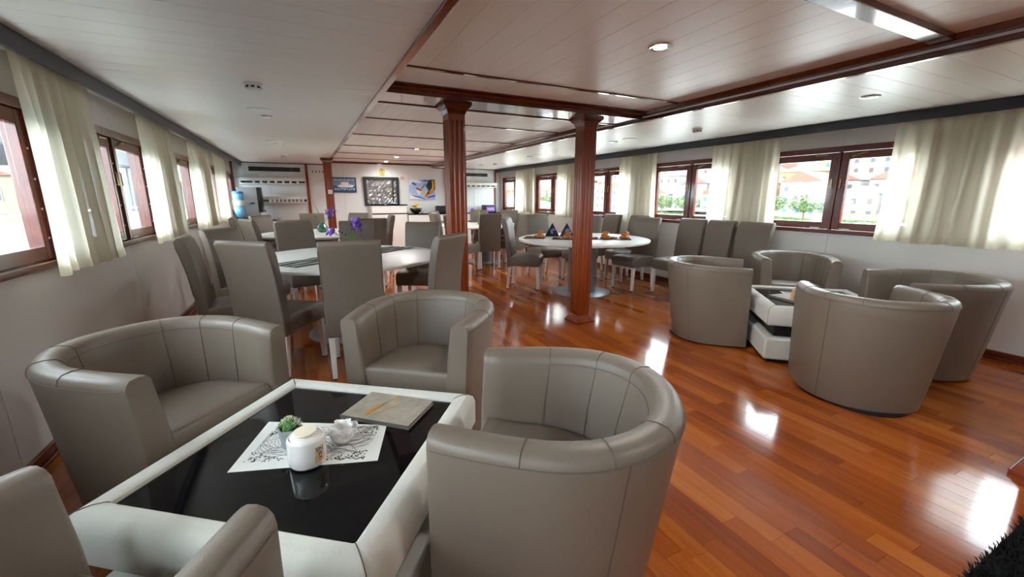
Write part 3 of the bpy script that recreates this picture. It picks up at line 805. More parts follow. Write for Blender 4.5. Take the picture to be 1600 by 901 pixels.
# menu folder
def menu(x, y, rz, z, label, tilt=0):
    r = thing('menu_folder', label, 'menu', (x, y, z), rz, 'stone-look menu folders'); r.rotation_euler = (tilt, 0, rz)
    MB().box(-.16, .16, -.11, .11, .014, .0175).build('cover', 'menu_cover', r, bevel=.001)
    MB().box(-.16, .16, -.11, .11, 0, .0035).build('back_cover', 'menu_cover', r, bevel=.001)
    MB().box(-.16, .155, -.106, .106, .0035, .014).build('pages', 'menu_edge', r)
    MB().box(-.163, .16, -.1115, -.1095, 0, .0175).build('spine', 'menu_edge', r)
    # gold sail emblem
    e = MB(); ss = [(-.052, -.060), (-.058, -.03), (-.045, -.004), (-.020, .030), (.004, .070), (-.002, .068), (-.018, .042), (-.030, .018), (-.038, -.012), (-.036, -.050)]
    e.prism(ss, 'z', .0175, .0181)
    e.prism([(.004, .070), (.012, .050), (.026, .036), (.022, .034), (.010, .046), (.0, .066)], 'z', .0175, .0181)
    e.prism([(-.030, -.052), (-.010, -.028), (.020, .006), (.036, .032), (.042, .036), (.034, .016), (.014, -.012), (-.012, -.040)], 'z', .0175, .0180)
    e.prism([(-.046, -.055), (-.047, -.03), (-.036, -.004), (-.018, .024), (-.030, -.006), (-.040, -.035)], 'z', .0181, .0186)
    e.v = [(p[0]*1.0-.01, p[1]*1.45, p[2]) for p in e.v]
    e.build('emblem', 'gold', r)
    return r
menu(.251, 1.711, math.radians(-42.6), GZ+.001, 'stone-grey menu folder with a gold sail emblem on the near coffee table')
# ------------------------------------------------------------------ things on the right coffee table
placemat(4.22, 2.17, math.radians(-38), .36, .24, GZ+.0005, 'white placemat beyond the small box on the right coffee table')
menu(3.925, 2.12, math.radians(81), GZ+.001, 'pale menu folder lying near the corner of the right coffee table')
r = thing('sachet_box', 'small white and tan sachet box standing on the menu, right coffee table', 'box', (3.955, 2.10, GZ+.0195), math.radians(-40))
MB().box(-.045, .045, -.03, .03, 0, .075).build('carton', 'label_paper', r, bevel=.002)
MB().box(-.044, .044, -.029, .029, .075, .078).build('rim', 'paper', r)
for k_ in range(4): MB().box(-.036+.018*k_, -.024+.018*k_, -.022, .022, .06, .095+.004*(k_ % 2)).build('sachet', 'paper', r)
MB().box(-.030, .030, -.0312, -.030, .045, .058).build('band', 'ink', r); MB().box(-.045, .045, -.0312, -.030, .0, .02).build('band', 'art_orange', r)

# ------------------------------------------------------------------ on the dining tables
def runner(x, y, rz, L_, W_, label):
    r = thing('table_runner', label, 'runner', (x, y, TZ+.001), rz)
    MB().box(-L_/2, L_/2, -W_/2, W_/2, 0, .003).build('cloth', 'runner', r)
    rn_ = random.Random(5); fr = MB()
    for sx_ in (-1, 1):
        for i in range(30): y0 = -W_/2+W_*i/29; fr.tube([(sx_*L_/2, y0, .002), (sx_*(L_/2+.02+rn_.random()*.012), y0+rn_.uniform(-.006, .006), .0015)], .0014, 3)
    o = fr.build('fringe', 'runner', r); o['kind'] = 'stuff'
    for i in range(7):
        y0 = -W_/2+W_*(i+.5)/7; pts = [(-L_/2+L_*t/24, y0+.012*math.sin(t*1.3+i), .0036) for t in range(25)]
        MB().tube(pts, [.002+.0025*abs(math.sin(t*.7+i)) for t in range(25)], 4).build('woven_stripe', 'paper' if i % 2 else 'ink', r)
    return r
runner(.42, 4.56, math.radians(38), 1.55, .36, 'grey patterned runner across the front left table')
def iris_flower(r, base, tip, size, rn_, petal='iris_petal'):
    MB().tube([base, ((base[0]+tip[0])/2+.004, (base[1]+tip[1])/2, (base[2]+tip[2])/2+.01), tip], [.0032, .0028, .002], 5).build('stem', 'stem', r)
    f = MB()
    for k_ in range(6):
        a = k_*PI/3+rn_.random()*.4; up = k_ % 2
        pts = []
        for i in range(5):
            t = i/4; rad = size*(.15+.75*t if not up else .10+.38*math.sin(t*2.2)); z = size*(.25*math.sin(t*2.2)-.55*t*t if not up else .85*t)
            wd = size*.36*math.sin(PI*min(.95, t*.85+.12))
            ca_, sa_ = math.cos(a), math.sin(a)
            for w_ in (-1, 0, 1):
                pts.append((tip[0]+rad*ca_-w_*wd*sa_, tip[1]+rad*sa_+w_*wd*ca_, tip[2]+z+(.1*size if w_ == 0 else 0)+rn_.uniform(-.05, .05)*size))
        fs = []
        for i in range(4):
            for j in range(2): q = i*3+j; fs.append((q, q+1, q+4, q+3))
        m2 = MB(); m2.v = pts; m2.f = fs
        o = m2.build('petal', petal if not up else 'iris_petal', r, smooth=True); o.modifiers.new('s', 'SOLIDIFY').thickness = .0016
def bud(r, base, tip, rn_):
    MB().tube([base, ((base[0]+tip[0])/2, (base[1]+tip[1])/2, (base[2]+tip[2])/2+.012), tip], .0022, 5).build('stem', 'stem', r)
    MB().ball(tip, .010, 7, 6, (.8, .8, 1.7)).build('bud', 'iris_dark', r, smooth=True)
def vase(x, y, label, style, seed):
    rn_ = random.Random(seed)
    r = thing('flower_vase', label, 'vase', (x, y, TZ+(.004 if style == 'tall' else .001)), 0)
    if style == 'round':
        md = lambda a, z: 1+.05*math.cos(10*a)
        MB().lathe([(.045, 0), (.075, .02), (.088, .06), (.075, .10), (.042, .135), (.036, .15), (.044, .165), (.036, .160), (.032, .14), (.06, .10), (.07, .06), (.0001, .02)], 40, mod=md).build('vase_body', 'green_glass', r, smooth=True)
    else:
        md = lambda a, z: 1+.04*math.cos(8*a)
        MB().lathe([(.034, 0), (.040, .01), (.036, .08), (.042, .135), (.046, .15), (.040, .147), (.032, .08), (.0001, .02)], 32, mod=md).build('vase_body', 'green_glass', r, smooth=True)
    return r, rn_
r, rn_ = vase(.47, 4.64, 'slim green glass vase with purple irises on the front left table', 'tall', 1)
iris_flower(r, (0,0,.12), (.015,.005,.315), .082, rn_); iris_flower(r, (.005,0,.12), (.030,.01,.265), .070, rn_)
iris_flower(r, (-.01,0,.13), (-.235,-.03,.225), .072, rn_)
iris_flower(r, (.01,0,.1), (.035,-.03,.19), .026, rn_)
for (tx, ty, tz) in ((-.13, .01, .225), (-.10, -.02, .205), (-.155, .02, .24), (-.03, .02, .255), (.055, -.01, .245)): bud(r, (0,0,.12), (tx, ty, tz), rn_)
for k_ in range(6):
    a = rn_.random()*6.28; MB().tube([(0,0,.1), (.02*math.cos(a), .02*math.sin(a), .16), (.045*math.cos(a), .045*math.sin(a), .20)], [.004, .005, .001], 4).build('leaf', 'stem', r)
r, rn_ = vase(.27, 7.80, 'round ribbed green glass vase with irises on the rear left table', 'round', 2)
iris_flower(r, (0,0,.14), (.15,.0,.25), .085, rn_, 'iris_dark'); iris_flower(r, (0,0,.14), (.11,.02,.32), .08, rn_); iris_flower(r, (0,0,.14), (.19,-.02,.36), .065, rn_)
bud(r, (0,0,.14), (-.10,0,.27), rn_); bud(r, (0,0,.14), (-.08,.02,.25), rn_)
MB().tube([(0,0,.14), (-.03,0,.30), (-.11,.01,.52)], [.008, .007, .001], 5).build('leaf', 'stem', r)
r, rn_ = vase(3.40, 8.40, 'small green vase with a pale iris on the far right table', 'tall', 3)
iris_flower(r, (0,0,.12), (-.16,.0,.30), .06, rn_); MB().tube([(0,0,.12), (.0,0,.25), (-.03,.01,.42)], [.010, .012, .001], 5).build('leaf', 'stem', r); bud(r, (0,0,.12), (-.02,0,.27), rn_)
# the pastry plates on the round table
PL = [(3.02, 5.30, 'black plate of pastries nearest the left chair on the round table'), (3.30, 4.98, 'black plate of pastries in front of the folded napkins'),
      (3.78, 4.74, 'black plate of pastries just right of the column on the round table'), (4.02, 4.60, 'black plate of pastries at the right end of the row on the round table')]
ORD9 = ['first', 'second', 'third', 'fourth', 'fifth', 'sixth', 'seventh', 'eighth', 'ninth']
rn = random.Random(11)
names = ['first', 'second', 'third', 'fourth']
where = ['on the plate by the left chair', 'on the plate before the napkins', 'on the plate right of the column', 'on the rightmost plate']
croi = MB()
for i in range(9):
    pass
def croissant_mesh():
    m2 = MB(); pts = []; rr = []
    for i in range(13):
        t = (i-6)/6; pts.append((.048*math.sin(t*1.25), .020*(1-math.cos(t*1.25))*1.6, .020)); rr.append(.021*(1-abs(t)**1.6)+.004+.003*(i % 2))
    return m2.tube(pts, rr, 8).mesh('croissant')
crm = croissant_mesh(); crm.materials.append(M['pastry'])
for p in crm.polygons: p.use_smooth = True
bun = MB().ball((0,0,.016), .022, 9, 6, (1,1,.75)).mesh('bun'); bun.materials.append(M['pastry'])
for p in bun.polygons: p.use_smooth = True
fig = MB().ball((0,0,.010), .012, 8, 5, (1,1,.9)).mesh('grape'); fig.materials.append(M['pastry_dark'])
for p in fig.polygons: p.use_smooth = True
for pi, (x, y, lb_) in enumerate(PL):
    r = thing('plate', lb_, 'plate', (x, y, TZ+.001), math.radians(-37), 'black pastry plates')
    MB().box(-.15, .15, -.10, .10, 0, .007).build('slab', 'plate_black', r, bevel=.003)
    MB().box(-.15, .15, -.10, -.094, .007, .012).box(-.15, .15, .094, .10, .007, .012).build('lip', 'plate_black', r)
    a = math.radians(-37)
    def pt(u, v): return (x+u*math.cos(a)-v*math.sin(a), y+u*math.sin(a)+v*math.cos(a))
    for k_ in range(6):
        u, v, z = [(.03, -.03, 0), (.09, -.01, 0), (.04, .05, 0), (.10, .05, 0), (.06, .01, .036), (.075, .03, .060)][k_]
        px, py = pt(u, v); o = bpy.data.objects.new('croissant', crm); COL.objects.link(o); o.location = (px, py, TZ+.009+z); o.rotation_euler = (rn.uniform(-.2, .2), rn.uniform(-.2, .2), rn.random()*6)
        tag(o, ['golden croissant at the near left of the heap ', 'golden croissant at the near right of the heap ', 'golden croissant at the far left of the heap ', 'golden croissant at the far right of the heap ', 'golden croissant second from the top ', 'topmost golden croissant '][k_]+where[pi], 'croissant', 'croissants on the plates')
    for k_ in range(5):
        px, py = pt(-.05-.018*k_, rn.uniform(-.06, .06)); o = bpy.data.objects.new('bun', bun); COL.objects.link(o); o.location = (px, py, TZ+.008); o.rotation_euler = (0,0,rn.random()*6); o.scale = (.8, .8, .8)
        tag(o, ORD9[k_]+' small golden bun from the croissants '+where[pi], 'bun', 'buns on the plates')
    for k_ in range(5):
        px, py = pt(-.13+rn.uniform(-.01, .03), -.05+.024*k_); o = bpy.data.objects.new('grape', fig); COL.objects.link(o); o.location = (px, py, TZ+.008)
        tag(o, ORD9[k_]+' dark grape from the near edge '+where[pi], 'grape', 'grapes on the plates')
for i, (x, y, rz, lb_) in enumerate(((3.38, 5.40, -.55, 'navy folded napkin pyramid with pale swirl, left of two'), (3.56, 5.27, -.50, 'navy folded napkin pyramid with pale swirl, right of two'))):
    r = thing('napkin', lb_, 'napkin', (x, y, TZ+.001), rz, 'folded napkins on the round table')
    MB().add([(-.112, 0, 0), (.112, 0, 0), (0, .10, 0), (0, .045, .205), (-.112, -.004, 0), (.112, -.004, 0), (0, .035, .205)], [(0,1,2), (4,6,3,0), (5,1,3,6), (4,5,6), (0,3,2), (1,2,3), (0,1,5,4)]).build('cloth', 'napkin', r)
    for k_ in range(3):
        pts = []
        for t in range(12):
            a = t/11*4.2+.5; rr = .042-.011*k_-.0012*t; u = .01+rr*math.cos(a); w_ = .075+rr*math.sin(a)*1.05
            pts.append((u, -.0048+.0385*(w_/.205), w_))
        MB().tube(pts, .0042, 4).build('print', 'napkin_print', r)
r = thing('tumbler', 'amber glass beside the column on the round table', 'glass', (3.80, 5.22, TZ+.001))
MB().lathe([(.028, 0), (.036, .11), (.034, .11), (.026, .006), (.0001, .006)], 20).build('glass', 'amber_glass', r, smooth=True)

# ------------------------------------------------------------------ ceiling fixtures
def smoke(x, y, label):
    r = thing('smoke_detector', label, 'detector', (x, y, ZC), 0, 'ceiling smoke detectors')
    MB().lathe([(.058, -.012), (.058, 0)], 24).build('base', 'white_plastic', r, smooth=True, angle=40)
    hd = MB().lathe([(.030, -.048), (.044, -.042), (.048, -.030), (.048, -.012)], 24).build('head', 'white_plastic', r, smooth=True, angle=40)
    for k_ in range(8):
        a = k_*PI/4; MB().box(-.011, .011, -.002, .002, -.034, -.022).build('slot', 'dark_gap', hd, loc=(.0475*math.cos(a), .0475*math.sin(a), 0)).rotation_euler = (0, 0, a+PI/2)
smoke(-.23, 3.63, 'round smoke detector on the left ceiling, nearest the camera'); smoke(4.25, 3.63, 'round smoke detector on the right ceiling above the windows')
smoke(-.22, 9.35, 'small smoke detector far back on the left ceiling'); smoke(4.23, 9.37, 'small smoke detector far back on the right ceiling')
def speaker(x, y, label):
    r = thing('ceiling_speaker', label, 'speaker', (x, y, ZC), 0, 'flush round ceiling speakers')
    MB().lathe([(.105, -.006), (.115, 0)], 32).build('ring', 'white_plastic', r); MB().lathe([(.098, -.008), (.1, -.004)], 32).build('grille', 'lamp_lens', r)
def downlight(x, y, z, label, power, glow, group):
    r = thing('downlight', label, 'ceiling light', (x, y, z), 0, group)
    MB().lathe([(.038, -.004), (.062, -.008), (.070, -.003), (.070, 0)], 28).build('ring', 'chrome', r, smooth=True, angle=40)
    MB().lathe([(.037, -.0075), (.037, -.0042)], 24).build('lens', 'lamp_glow' if glow else 'lamp_lens', r)
    if not power: return
    ld_ = bpy.data.lights.new('lamp', 'SPOT'); ld_.energy = power; ld_.color = (1.0, .97, .93); ld_.spot_size = math.radians(168); ld_.spot_blend = .6; ld_.shadow_soft_size = .06
    lo_ = bpy.data.objects.new('lamp', ld_); COL.objects.link(lo_); lo_.parent = r; lo_.location = (0, 0, -.03)
gs, gc = 'downlights in the side ceilings', 'glowing downlights along the middle ceiling'
for (x, ys, side) in ((-.235, (-.9, 1.9, 5.0, 7.45, 10.0), 'left'), (4.125, (-.9, 1.89, 4.97, 7.48, 10.0), 'right')):
    nm_ = ['behind the camera', 'nearest', 'second in the row', 'third in the row', 'last in the row']
    for i, y in enumerate(ys): downlight(x, y, ZC, 'unlit looking chrome downlight in the %s ceiling, %s' % (side, nm_[i]), 0, False, gs)
for (x, y, lb_) in ((-.255, 4.65, 'flush round speaker on the left ceiling above the front table'), (-.273, 7.12, 'flush round speaker farther back on the left ceiling'),
                    (4.152, 4.65, 'flush round speaker on the right ceiling by the column top'), (4.13, 7.17, 'flush round speaker farther back on the right ceiling')): speaker(x, y, lb_)
for (y, lb_) in ((-.6, 'behind the camera'), (2.0, 'nearest and brightest'), (7.86, 'beyond the beam, first of three'), (9.67, 'beyond the beam, second of three'), (11.0, 'beyond the beam, closest to the far wall')):  # the lamp behind the camera is unseen, added for more room light
    downlight(1.97, y, ZR, 'glowing downlight in the middle ceiling, '+lb_, SPOT_W*(.4 if y > 10 else 1.8 if y > 5 else 1), True, gc)

# ------------------------------------------------------------------ far wall
YW = YF
def shelf_unit(x0, x1, zs, label, gx0, gx1, gz0, gz1):
    r = thing('wall_shelf_unit', label, 'shelf', ((x0+x1)/2, YW, 0)); cx = (x0+x1)/2
    for (z0, z1, dp) in zs:
        MB().box(x0-cx, x1-cx, -dp, -.001, z0, z0+.02).build('shelf', 'white_lacquer', r, bevel=.002)
        MB().box(x0-cx, x1-cx, -dp, -dp+.015, z1, z1+.07).build('rail', 'white_lacquer', r, bevel=.002)
        MB().box(x0-cx+.015, x1-cx-.015, -.012, -.001, z0+.02, z1+.0).build('shelf_back', 'grille_dark', r)  # dark strip paints in the slot's dark interior and unbuilt crockery
        for xx in (x0-cx, x1-cx-.015): MB().box(xx, xx+.015, -dp, -.001, z0+.02, z1).build('end_panel', 'white_lacquer', r)
    return r
def grille(x0, x1, z0, z1, label):
    r = thing('air_grille', label, 'vent', ((x0+x1)/2, YW-.001, 0), 0, 'air conditioning grilles'); w_ = (x1-x0)/2
    MB().box(-w_, w_, -.02, 0, z0, z1).build('casing', 'white_lacquer', r, bevel=.004)
    MB().box(-w_+.03, w_-.03, -.024, -.02, z0+.03, z1-.03).build('cavity', 'dark_gap', r)
    k_ = int((2*w_-.08)/.03)
    for i in range(k_): MB().box(-w_+.04+i*.03, -w_+.047+i*.03, -.030, -.022, z0+.03, z1-.03).build('vane', 'grille_dark', r)
    for i in range(4): zz = z0+.05+i*(z1-z0-.1)/3; MB().box(-w_+.03, w_-.03, -.033, -.029, zz-.003, zz+.003).build('cross_bar', 'grille_dark', r)
grille(-1.06, .06, 1.95, 2.11, 'long air grille high on the far wall at the left')
grille(4.22, 4.95, 1.94, 2.09, 'long air grille high on the far wall at the right')
shelf_unit(-1.22, .12, [(1.69, 1.76, .24), (1.26, 1.34, .24)], 'white wall shelves with guard rails under the left air grille', 0, 0, 0, 0)
shelf_unit(4.20, 5.13, [(1.66, 1.72, .22)], 'white wall shelf with guard rail under the right air grille', 0, 0, 0, 0)
cup = MB().lathe([(.024, 0), (.032, .006), (.034, .06), (.031, .06), (.024, .008), (.0001, .008)], 12).mesh('cup'); cup.materials.append(M['porcelain'])
for i in range(9):
    o = bpy.data.objects.new('cup', cup); COL.objects.link(o); o.location = (-.66+i*.085, YW-.13, 1.281); tag(o, 'white cup on the lower far left shelf, %s from the left' % ORD9[i], 'cup', 'cups on the lower far left shelf')
gl = MB().lathe([(.026, 0), (.028, .05), (.026, .05), (.024, .005), (.0001, .005)], 10).mesh('glass'); gl.materials.append(M['porcelain'])
for i in range(7):
    o = bpy.data.objects.new('tumbler', gl); COL.objects.link(o); o.location = (-.95+i*.15, YW-.13, 1.711); tag(o, 'small pale tumbler on the upper left wall shelf, %s from the left' % ORD9[i], 'tumbler', 'tumblers on the upper far left shelf')
for i in range(5):
    o = bpy.data.objects.new('cup', cup); COL.objects.link(o); o.location = (4.36+i*.15, YW-.12, 1.681); tag(o, 'white cup on the far right wall shelf, %s from the left' % ORD9[i], 'cup', 'cups on the far right shelf')
# serving hatch
r = thing('serving_hatch', 'dark framed serving hatch closed with crinkled silver foil', 'hatch', (1.90, YW-.001, 0))
MB().box(-.445, -.375, -.05, 0, 1.17, 1.90).box(.375, .445, -.05, 0, 1.17, 1.90).box(-.375, .375, -.05, 0, 1.83, 1.90).box(-.375, .375, -.05, 0, 1.17, 1.215).build('frame', 'dark_frame', r, bevel=.004)
fv = []; ff = []; rn = random.Random(8)
for j in range(13):
    for i in range(17):
        fv.append((-.375+.75*i/16, -.012-rn.random()*.02, 1.215+.615*j/12))
for j in range(12):
    for i in range(16): q = j*17+i; ff.append((q, q+1, q+18, q+17))
m_ = MB(); m_.v = fv; m_.f = ff; m_.build('foil', 'foil', r)
MB().box(.27, .30, -.045, -.02, 1.215, 1.83).build('slide_bar', 'dark_frame', r)
r = thing('dish', 'steel dish on the hatch counter', 'dish', (2.18, YW-.16, 1.205)); MB().lathe([(.06, .0), (.075, .01), (.05, .05), (.0001, .065)], 18).build('cover', 'chrome', r, smooth=True)
# counters
def counter(x0, x1, ztop, dp, label, drawer):
    r = thing('sideboard', label, 'cabinet', ((x0+x1)/2, YW-.005, 0)); w_ = (x1-x0)/2
    MB().box(-w_, w_, -dp, 0, .06, ztop-.03).build('body', 'white_lacquer', r, bevel=.003)
    MB().box(-w_+.03, w_-.03, -dp+.03, 0, 0, .06).build('plinth', 'black_satin', r)
    MB().box(-w_-.012, w_+.012, -dp-.02, 0, ztop-.03, ztop).build('worktop', 'black_gloss', r, bevel=.003)
    n_ = max(1, int(round(2*w_/.45)))
    for i in range(n_):
        a, b = -w_+2*w_*i/n_+.004, -w_+2*w_*(i+1)/n_-.004
        MB().box(a, b, -dp-.016, -dp, ztop-.22, ztop-.045).build('drawer', 'white_lacquer', r, bevel=.002)
        MB().box(a, b, -dp-.010, -dp, ztop-.25, ztop-.222).build('grip_recess', 'black_satin', r)
        MB().box(a, b, -dp-.016, -dp, .075, ztop-.255).build('door', 'white_lacquer', r, bevel=.002)
    return r
counter(1.56, 2.45, 1.205, .40, 'tall white sideboard with black top under the serving hatch', 2)
counter(2.475, 3.60, .965, .45, 'low white sideboard with black top under the abstract painting', 2)
counter(4.12, 5.15, .965, .45, 'low white sideboard at the far right below the wall shelf', 2)
counter(-1.30, -.50, .90, .78, 'white cabinet under the coffee machine in the far left corner', 2)
# fruit bowl with bananas
r = thing('fruit_bowl', 'smoked glass bowl on the low sideboard', 'bowl', (2.72, YW-.25, .966))
MB().lathe([(.06, 0), (.10, .02), (.15, .08), (.165, .135), (.160, .135), (.142, .082), (.09, .026), (.0001, .016)], 28).build('bowl', 'smoke_glass', r, smooth=True)
bn = MB().tube([(-.08+.16*t/8, .03*math.sin(PI*t/8)*1.2, .02*math.sin(PI*t/8)) for t in range(9)], [.006, .015, .018, .019, .019, .019, .018, .014, .005], 7).mesh('banana'); bn.materials.append(M['banana'])
for p in bn.polygons: p.use_smooth = True
for i in range(7):
    o = bpy.data.objects.new('banana', bn); COL.objects.link(o); a = i*.9; o.location = (2.72+.045*math.cos(a), YW-.25+.045*math.sin(a), 1.075+.020*i); o.rotation_euler = (.3*math.sin(a), .3*math.cos(a), a)
    tag(o, 'yellow banana in the smoked glass bowl, %s from the bottom' % ORD9[i], 'banana', 'bananas in the bowl')
for i in range(5):
    ap = MB().ball((0,0,0), .042, 10, 7).build('apple', 'pastry_dark' if i % 2 else 'banana', smooth=True); a = i*1.257; ap.location = (2.72+.065*math.cos(a), YW-.25+.065*math.sin(a), 1.055)
    tag(ap, ('dark' if i % 2 else 'yellow')+' round fruit low in the smoked glass bowl, %s around' % ORD9[i], 'fruit', 'round fruit in the bowl')
r = thing('toaster', 'black toaster on the low sideboard beside the column', 'toaster', (3.42, YW-.24, .966))
MB().box(-.15, .15, -.09, .09, .012, .19).build('body', 'black_satin', r, bevel=.02, seg=3)
for yy in (-.035, .035): MB().box(-.11, .11, yy-.012, yy+.012, .185, .192).build('slot', 'chrome', r)
MB().box(-.13, .13, -.07, .07, 0, .014).build('foot', 'foot_black', r); MB().box(.15, .165, -.015, .015, .10, .13).build('lever', 'chrome', r)
r = thing('handbag', 'dark purple patterned box on the far right sideboard', 'box', (4.86, YW-.25, .966))
MB().box(-.19, .19, -.11, .11, 0, .20).build('body', 'black_satin', r, bevel=.012); MB().box(-.13, .13, -.118, -.11, .02, .15).build('panel', 'purple_bag', r, bevel=.01)
for k_ in range(5): MB().box(-.11+.045*k_, -.085+.045*k_, -.1215, -.118, .06+.02*(k_ % 2), .09+.02*(k_ % 2)).build('motif', 'sign_white', r)
# coffee machine and water bottle in the left corner
r = thing('coffee_machine', 'steel drinks machine with a black front in the far left corner', 'machine', (-1.05, YW-.55, .901))
MB().box(-.18, .18, -.20, .20, .03, .70).build('body', 'steel_grey', r, bevel=.008); MB().box(.18, .26, -.20, .20, .16, .70).build('front', 'black_satin', r, bevel=.006)
MB().box(-.16, .16, -.18, .18, 0, .03).build('foot', 'foot_black', r); MB().tube([(.05, -.2, .36), (.05, -.25, .36), (.12, -.25, .36)], .014, 8).build('tap', 'foot_black', r)
MB().tube([(.26, -.02, .22), (.29, -.02, .20), (.29, -.02, .15)], .016, 8).build('spout', 'chrome', r)
r = thing('water_dispenser', 'blue water bottle dispenser beside the last left curtain', 'dispenser', (-1.19, YW-1.05, 0))
MB().box(-.15, .15, -.15, .15, 0, .93).build('cabinet', 'black_satin', r, bevel=.01)
MB().lathe([(.045, .93), (.06, 1.0), (.095, 1.06), (.10, 1.16), (.094, 1.18), (.10, 1.20), (.10, 1.32), (.094, 1.34), (.10, 1.36), (.10, 1.46), (.08, 1.50), (.0001, 1.51)], 28).build('bottle', 'bottle_blue', r, smooth=True)
MB().lathe([(.1005, 1.22), (.102, 1.23), (.102, 1.31), (.1005, 1.32)], 28).build('bottle_label', 'paper', r, smooth=True); MB().lathe([(.102, 1.46), (.102, 1.49), (.085, 1.51)], 24).build('cap_band', 'bottle_cap', r)
# pictures and signs
r = thing('ship_picture', 'blue framed painting of a white ship at sea', 'picture', (.99, YW-.001, 1.69))
MB().box(-.29, .29, -.03, 0, -.185, .185).build('frame', 'navy_frame', r, bevel=.004)
cv = MB().box(-.262, .262, -.034, -.03, -.157, .157).build('canvas', 'sea', r)
rn = random.Random(21)
MB().prism([(-.262, -.01), (.262, -.03), (.262, -.157), (-.262, -.157)], 'y', -.0345, -.034).build('painted_sea', 'sea_dark', cv)
MB().prism([(-.17, -.02), (-.12, -.06), (.20, -.06), (.235, .0), (.10, .01), (-.05, .02)], 'y', -.0355, -.0345).build('painted_hull', 'ship_white', cv)
MB().prism([(-.09, .02), (-.06, .075), (.10, .07), (.12, .012)], 'y', -.0362, -.0355).build('painted_house', 'ship_white', cv)
for i in range(9):
    x0 = -.24+i*.055; MB().prism([(x0, -.08-.03*rn.random()), (x0+.05, -.075-.03*rn.random()), (x0+.03, -.11-.03*rn.random())], 'y', -.0352, -.0345).build('painted_foam', 'sea_foam', cv)
for i in range(5):
    x0 = -.24+i*.1; MB().prism([(x0, .10+.02*rn.random()), (x0+.10, .115), (x0+.05, .14)], 'y', -.0352, -.034).build('painted_cloud', 'sea_foam', cv)
r = thing('abstract_painting', 'unframed abstract canvas in blue, white and orange', 'picture', (2.975, YW-.001, 1.595))
cv = MB().box(-.355, .355, -.03, 0, -.262, .262).build('canvas', 'art_sky', r)
def pa(pts, mat, d=.031): MB().prism([(x_, z_) for x_, z_ in pts], 'y', -d, -.0298).build('paint_shape', mat, cv)
pa([(-.355, .10), (-.2, .18), (.0, .16), (-.1, .262), (-.355, .262)], 'art_white'); pa([(-.30, .16), (-.18, .10), (-.16, .13), (-.24, .19)], 'art_blue', .032); pa([(-.355, -.262), (-.355, -.10), (.1, -.262)], 'art_white')
pa([(.10, .10), (.22, .262), (.355, .262), (.355, .0), (.2, -.14), (.05, -.20), (.17, -.03)], 'art_dark', .032); pa([(.26, .24), (.30, .05), (.20, -.10), (.02, -.20), (.10, -.215), (.30, -.09), (.345, .10), (.33, .25)], 'art_orange', .033)
pa([(.30, .22), (.27, .03), (.17, -.09), (.29, .0), (.325, .12)], 'art_yellow', .034); pa([(-.17, .06), (-.02, -.01), (-.03, -.05), (-.17, .01)], 'art_red', .033); pa([(-.02, .0), (.12, -.12), (.06, -.13), (-.04, -.06)], 'art_yellow', .034)
pa([(-.17, .0), (-.04, -.06), (-.06, -.13), (-.13, -.13)], 'art_white', .033); pa([(-.355, -.13), (-.05, -.20), (.10, -.262), (.05, -.262), (-.20, -.20)], 'art_blue', .032); pa([(.12, -.20), (.355, -.14), (.355, -.19), (.15, -.235)], 'art_blue', .033)
pa([(-.03, .02), (.09, .16), (.10, .15), (.0, .02)], 'art_dark', .034); pa([(.0, .22), (.22, .20), (.2, .24), (.05, .25)], 'art_blue', .032)
r = thing('lifejacket_sign', 'small yellow safety sign with a figure over the hatch', 'sign', (1.94, YW-.001, 2.03))
MB().box(-.07, .07, -.004, 0, -.11, .08).build('sheet', 'sign_yellow', r); MB().tube([(.058*math.cos(a/12*2*PI), -.0045, .015+.058*math.sin(a/12*2*PI)) for a in range(12)], .006, 4, closed=True).build('circle', 'ink', r)
MB().prism([(-.018, .045), (.012, .058), (.020, .03), (.008, .022), (.014, -.03), (.0, -.03), (-.006, .012), (-.022, .022)], 'y', -.006, -.004).build('figure', 'sign_red', r)
for zz in (-.066, -.082, -.098): MB().box(-.05, .05, -.0055, -.004, zz-.003, zz+.003).build('text_line', 'ink', r)
r = thing('no_smoking_sign', 'small round white sign with a red rim beside the hatch', 'sign', (2.455, YW-.001, 1.885))
q = MB().lathe([(.042, 0), (.042, .004)], 24).build('disc', 'sign_white', r); q.rotation_euler = (PI/2, 0, 0)
q = MB().tube([(.040*math.cos(a/20*2*PI), .040*math.sin(a/20*2*PI), .0045) for a in range(20)], .006, 4, closed=True).build('rim', 'sign_red', r); q.rotation_euler = (PI/2, 0, 0)
MB().box(-.026, .020, -.006, -.004, -.006, .006).build('cigarette', 'ink', r); MB().prism([(-.032, .026), (-.026, .032), (.032, -.026), (.026, -.032)], 'y', -.0075, -.006).build('bar', 'sign_red', r)
def switch(x, y, z, label, rz=0):
    r = thing('light_switch', label, 'switch', (x, y, z), rz, 'white wall switches')
    MB().box(-.042, .042, -.01, 0, -.042, .042).build('plate', 'white_plastic', r, bevel=.004); MB().box(-.022, .022, -.014, -.01, -.03, .03).build('rocker', 'white_plastic', r, bevel=.002)
switch(.40, YW-.001, 1.43, 'white switch on the far wall left of the slim column'); switch(.55, 9.75-.079, 1.50, 'white switch fixed to the slim far left column'); switch(3.42, YW-.001, 1.50, 'white switch on the far wall right of the abstract painting')
for i in range(4):
    r = thing('coat_hook', 'small dark hook on the far left wall, %s in the row' % ORD9[i], 'hook', (.30+.075*i, YW-.001, 2.0), 0, 'hooks on the far left wall')
    MB().box(-.012, .012, -.006, 0, -.02, .02).build('plate', 'dark_frame', r); MB().tube([(0, -.006, .0), (0, -.03, -.005), (0, -.034, .015)], .005, 6).build('prong', 'dark_frame', r)

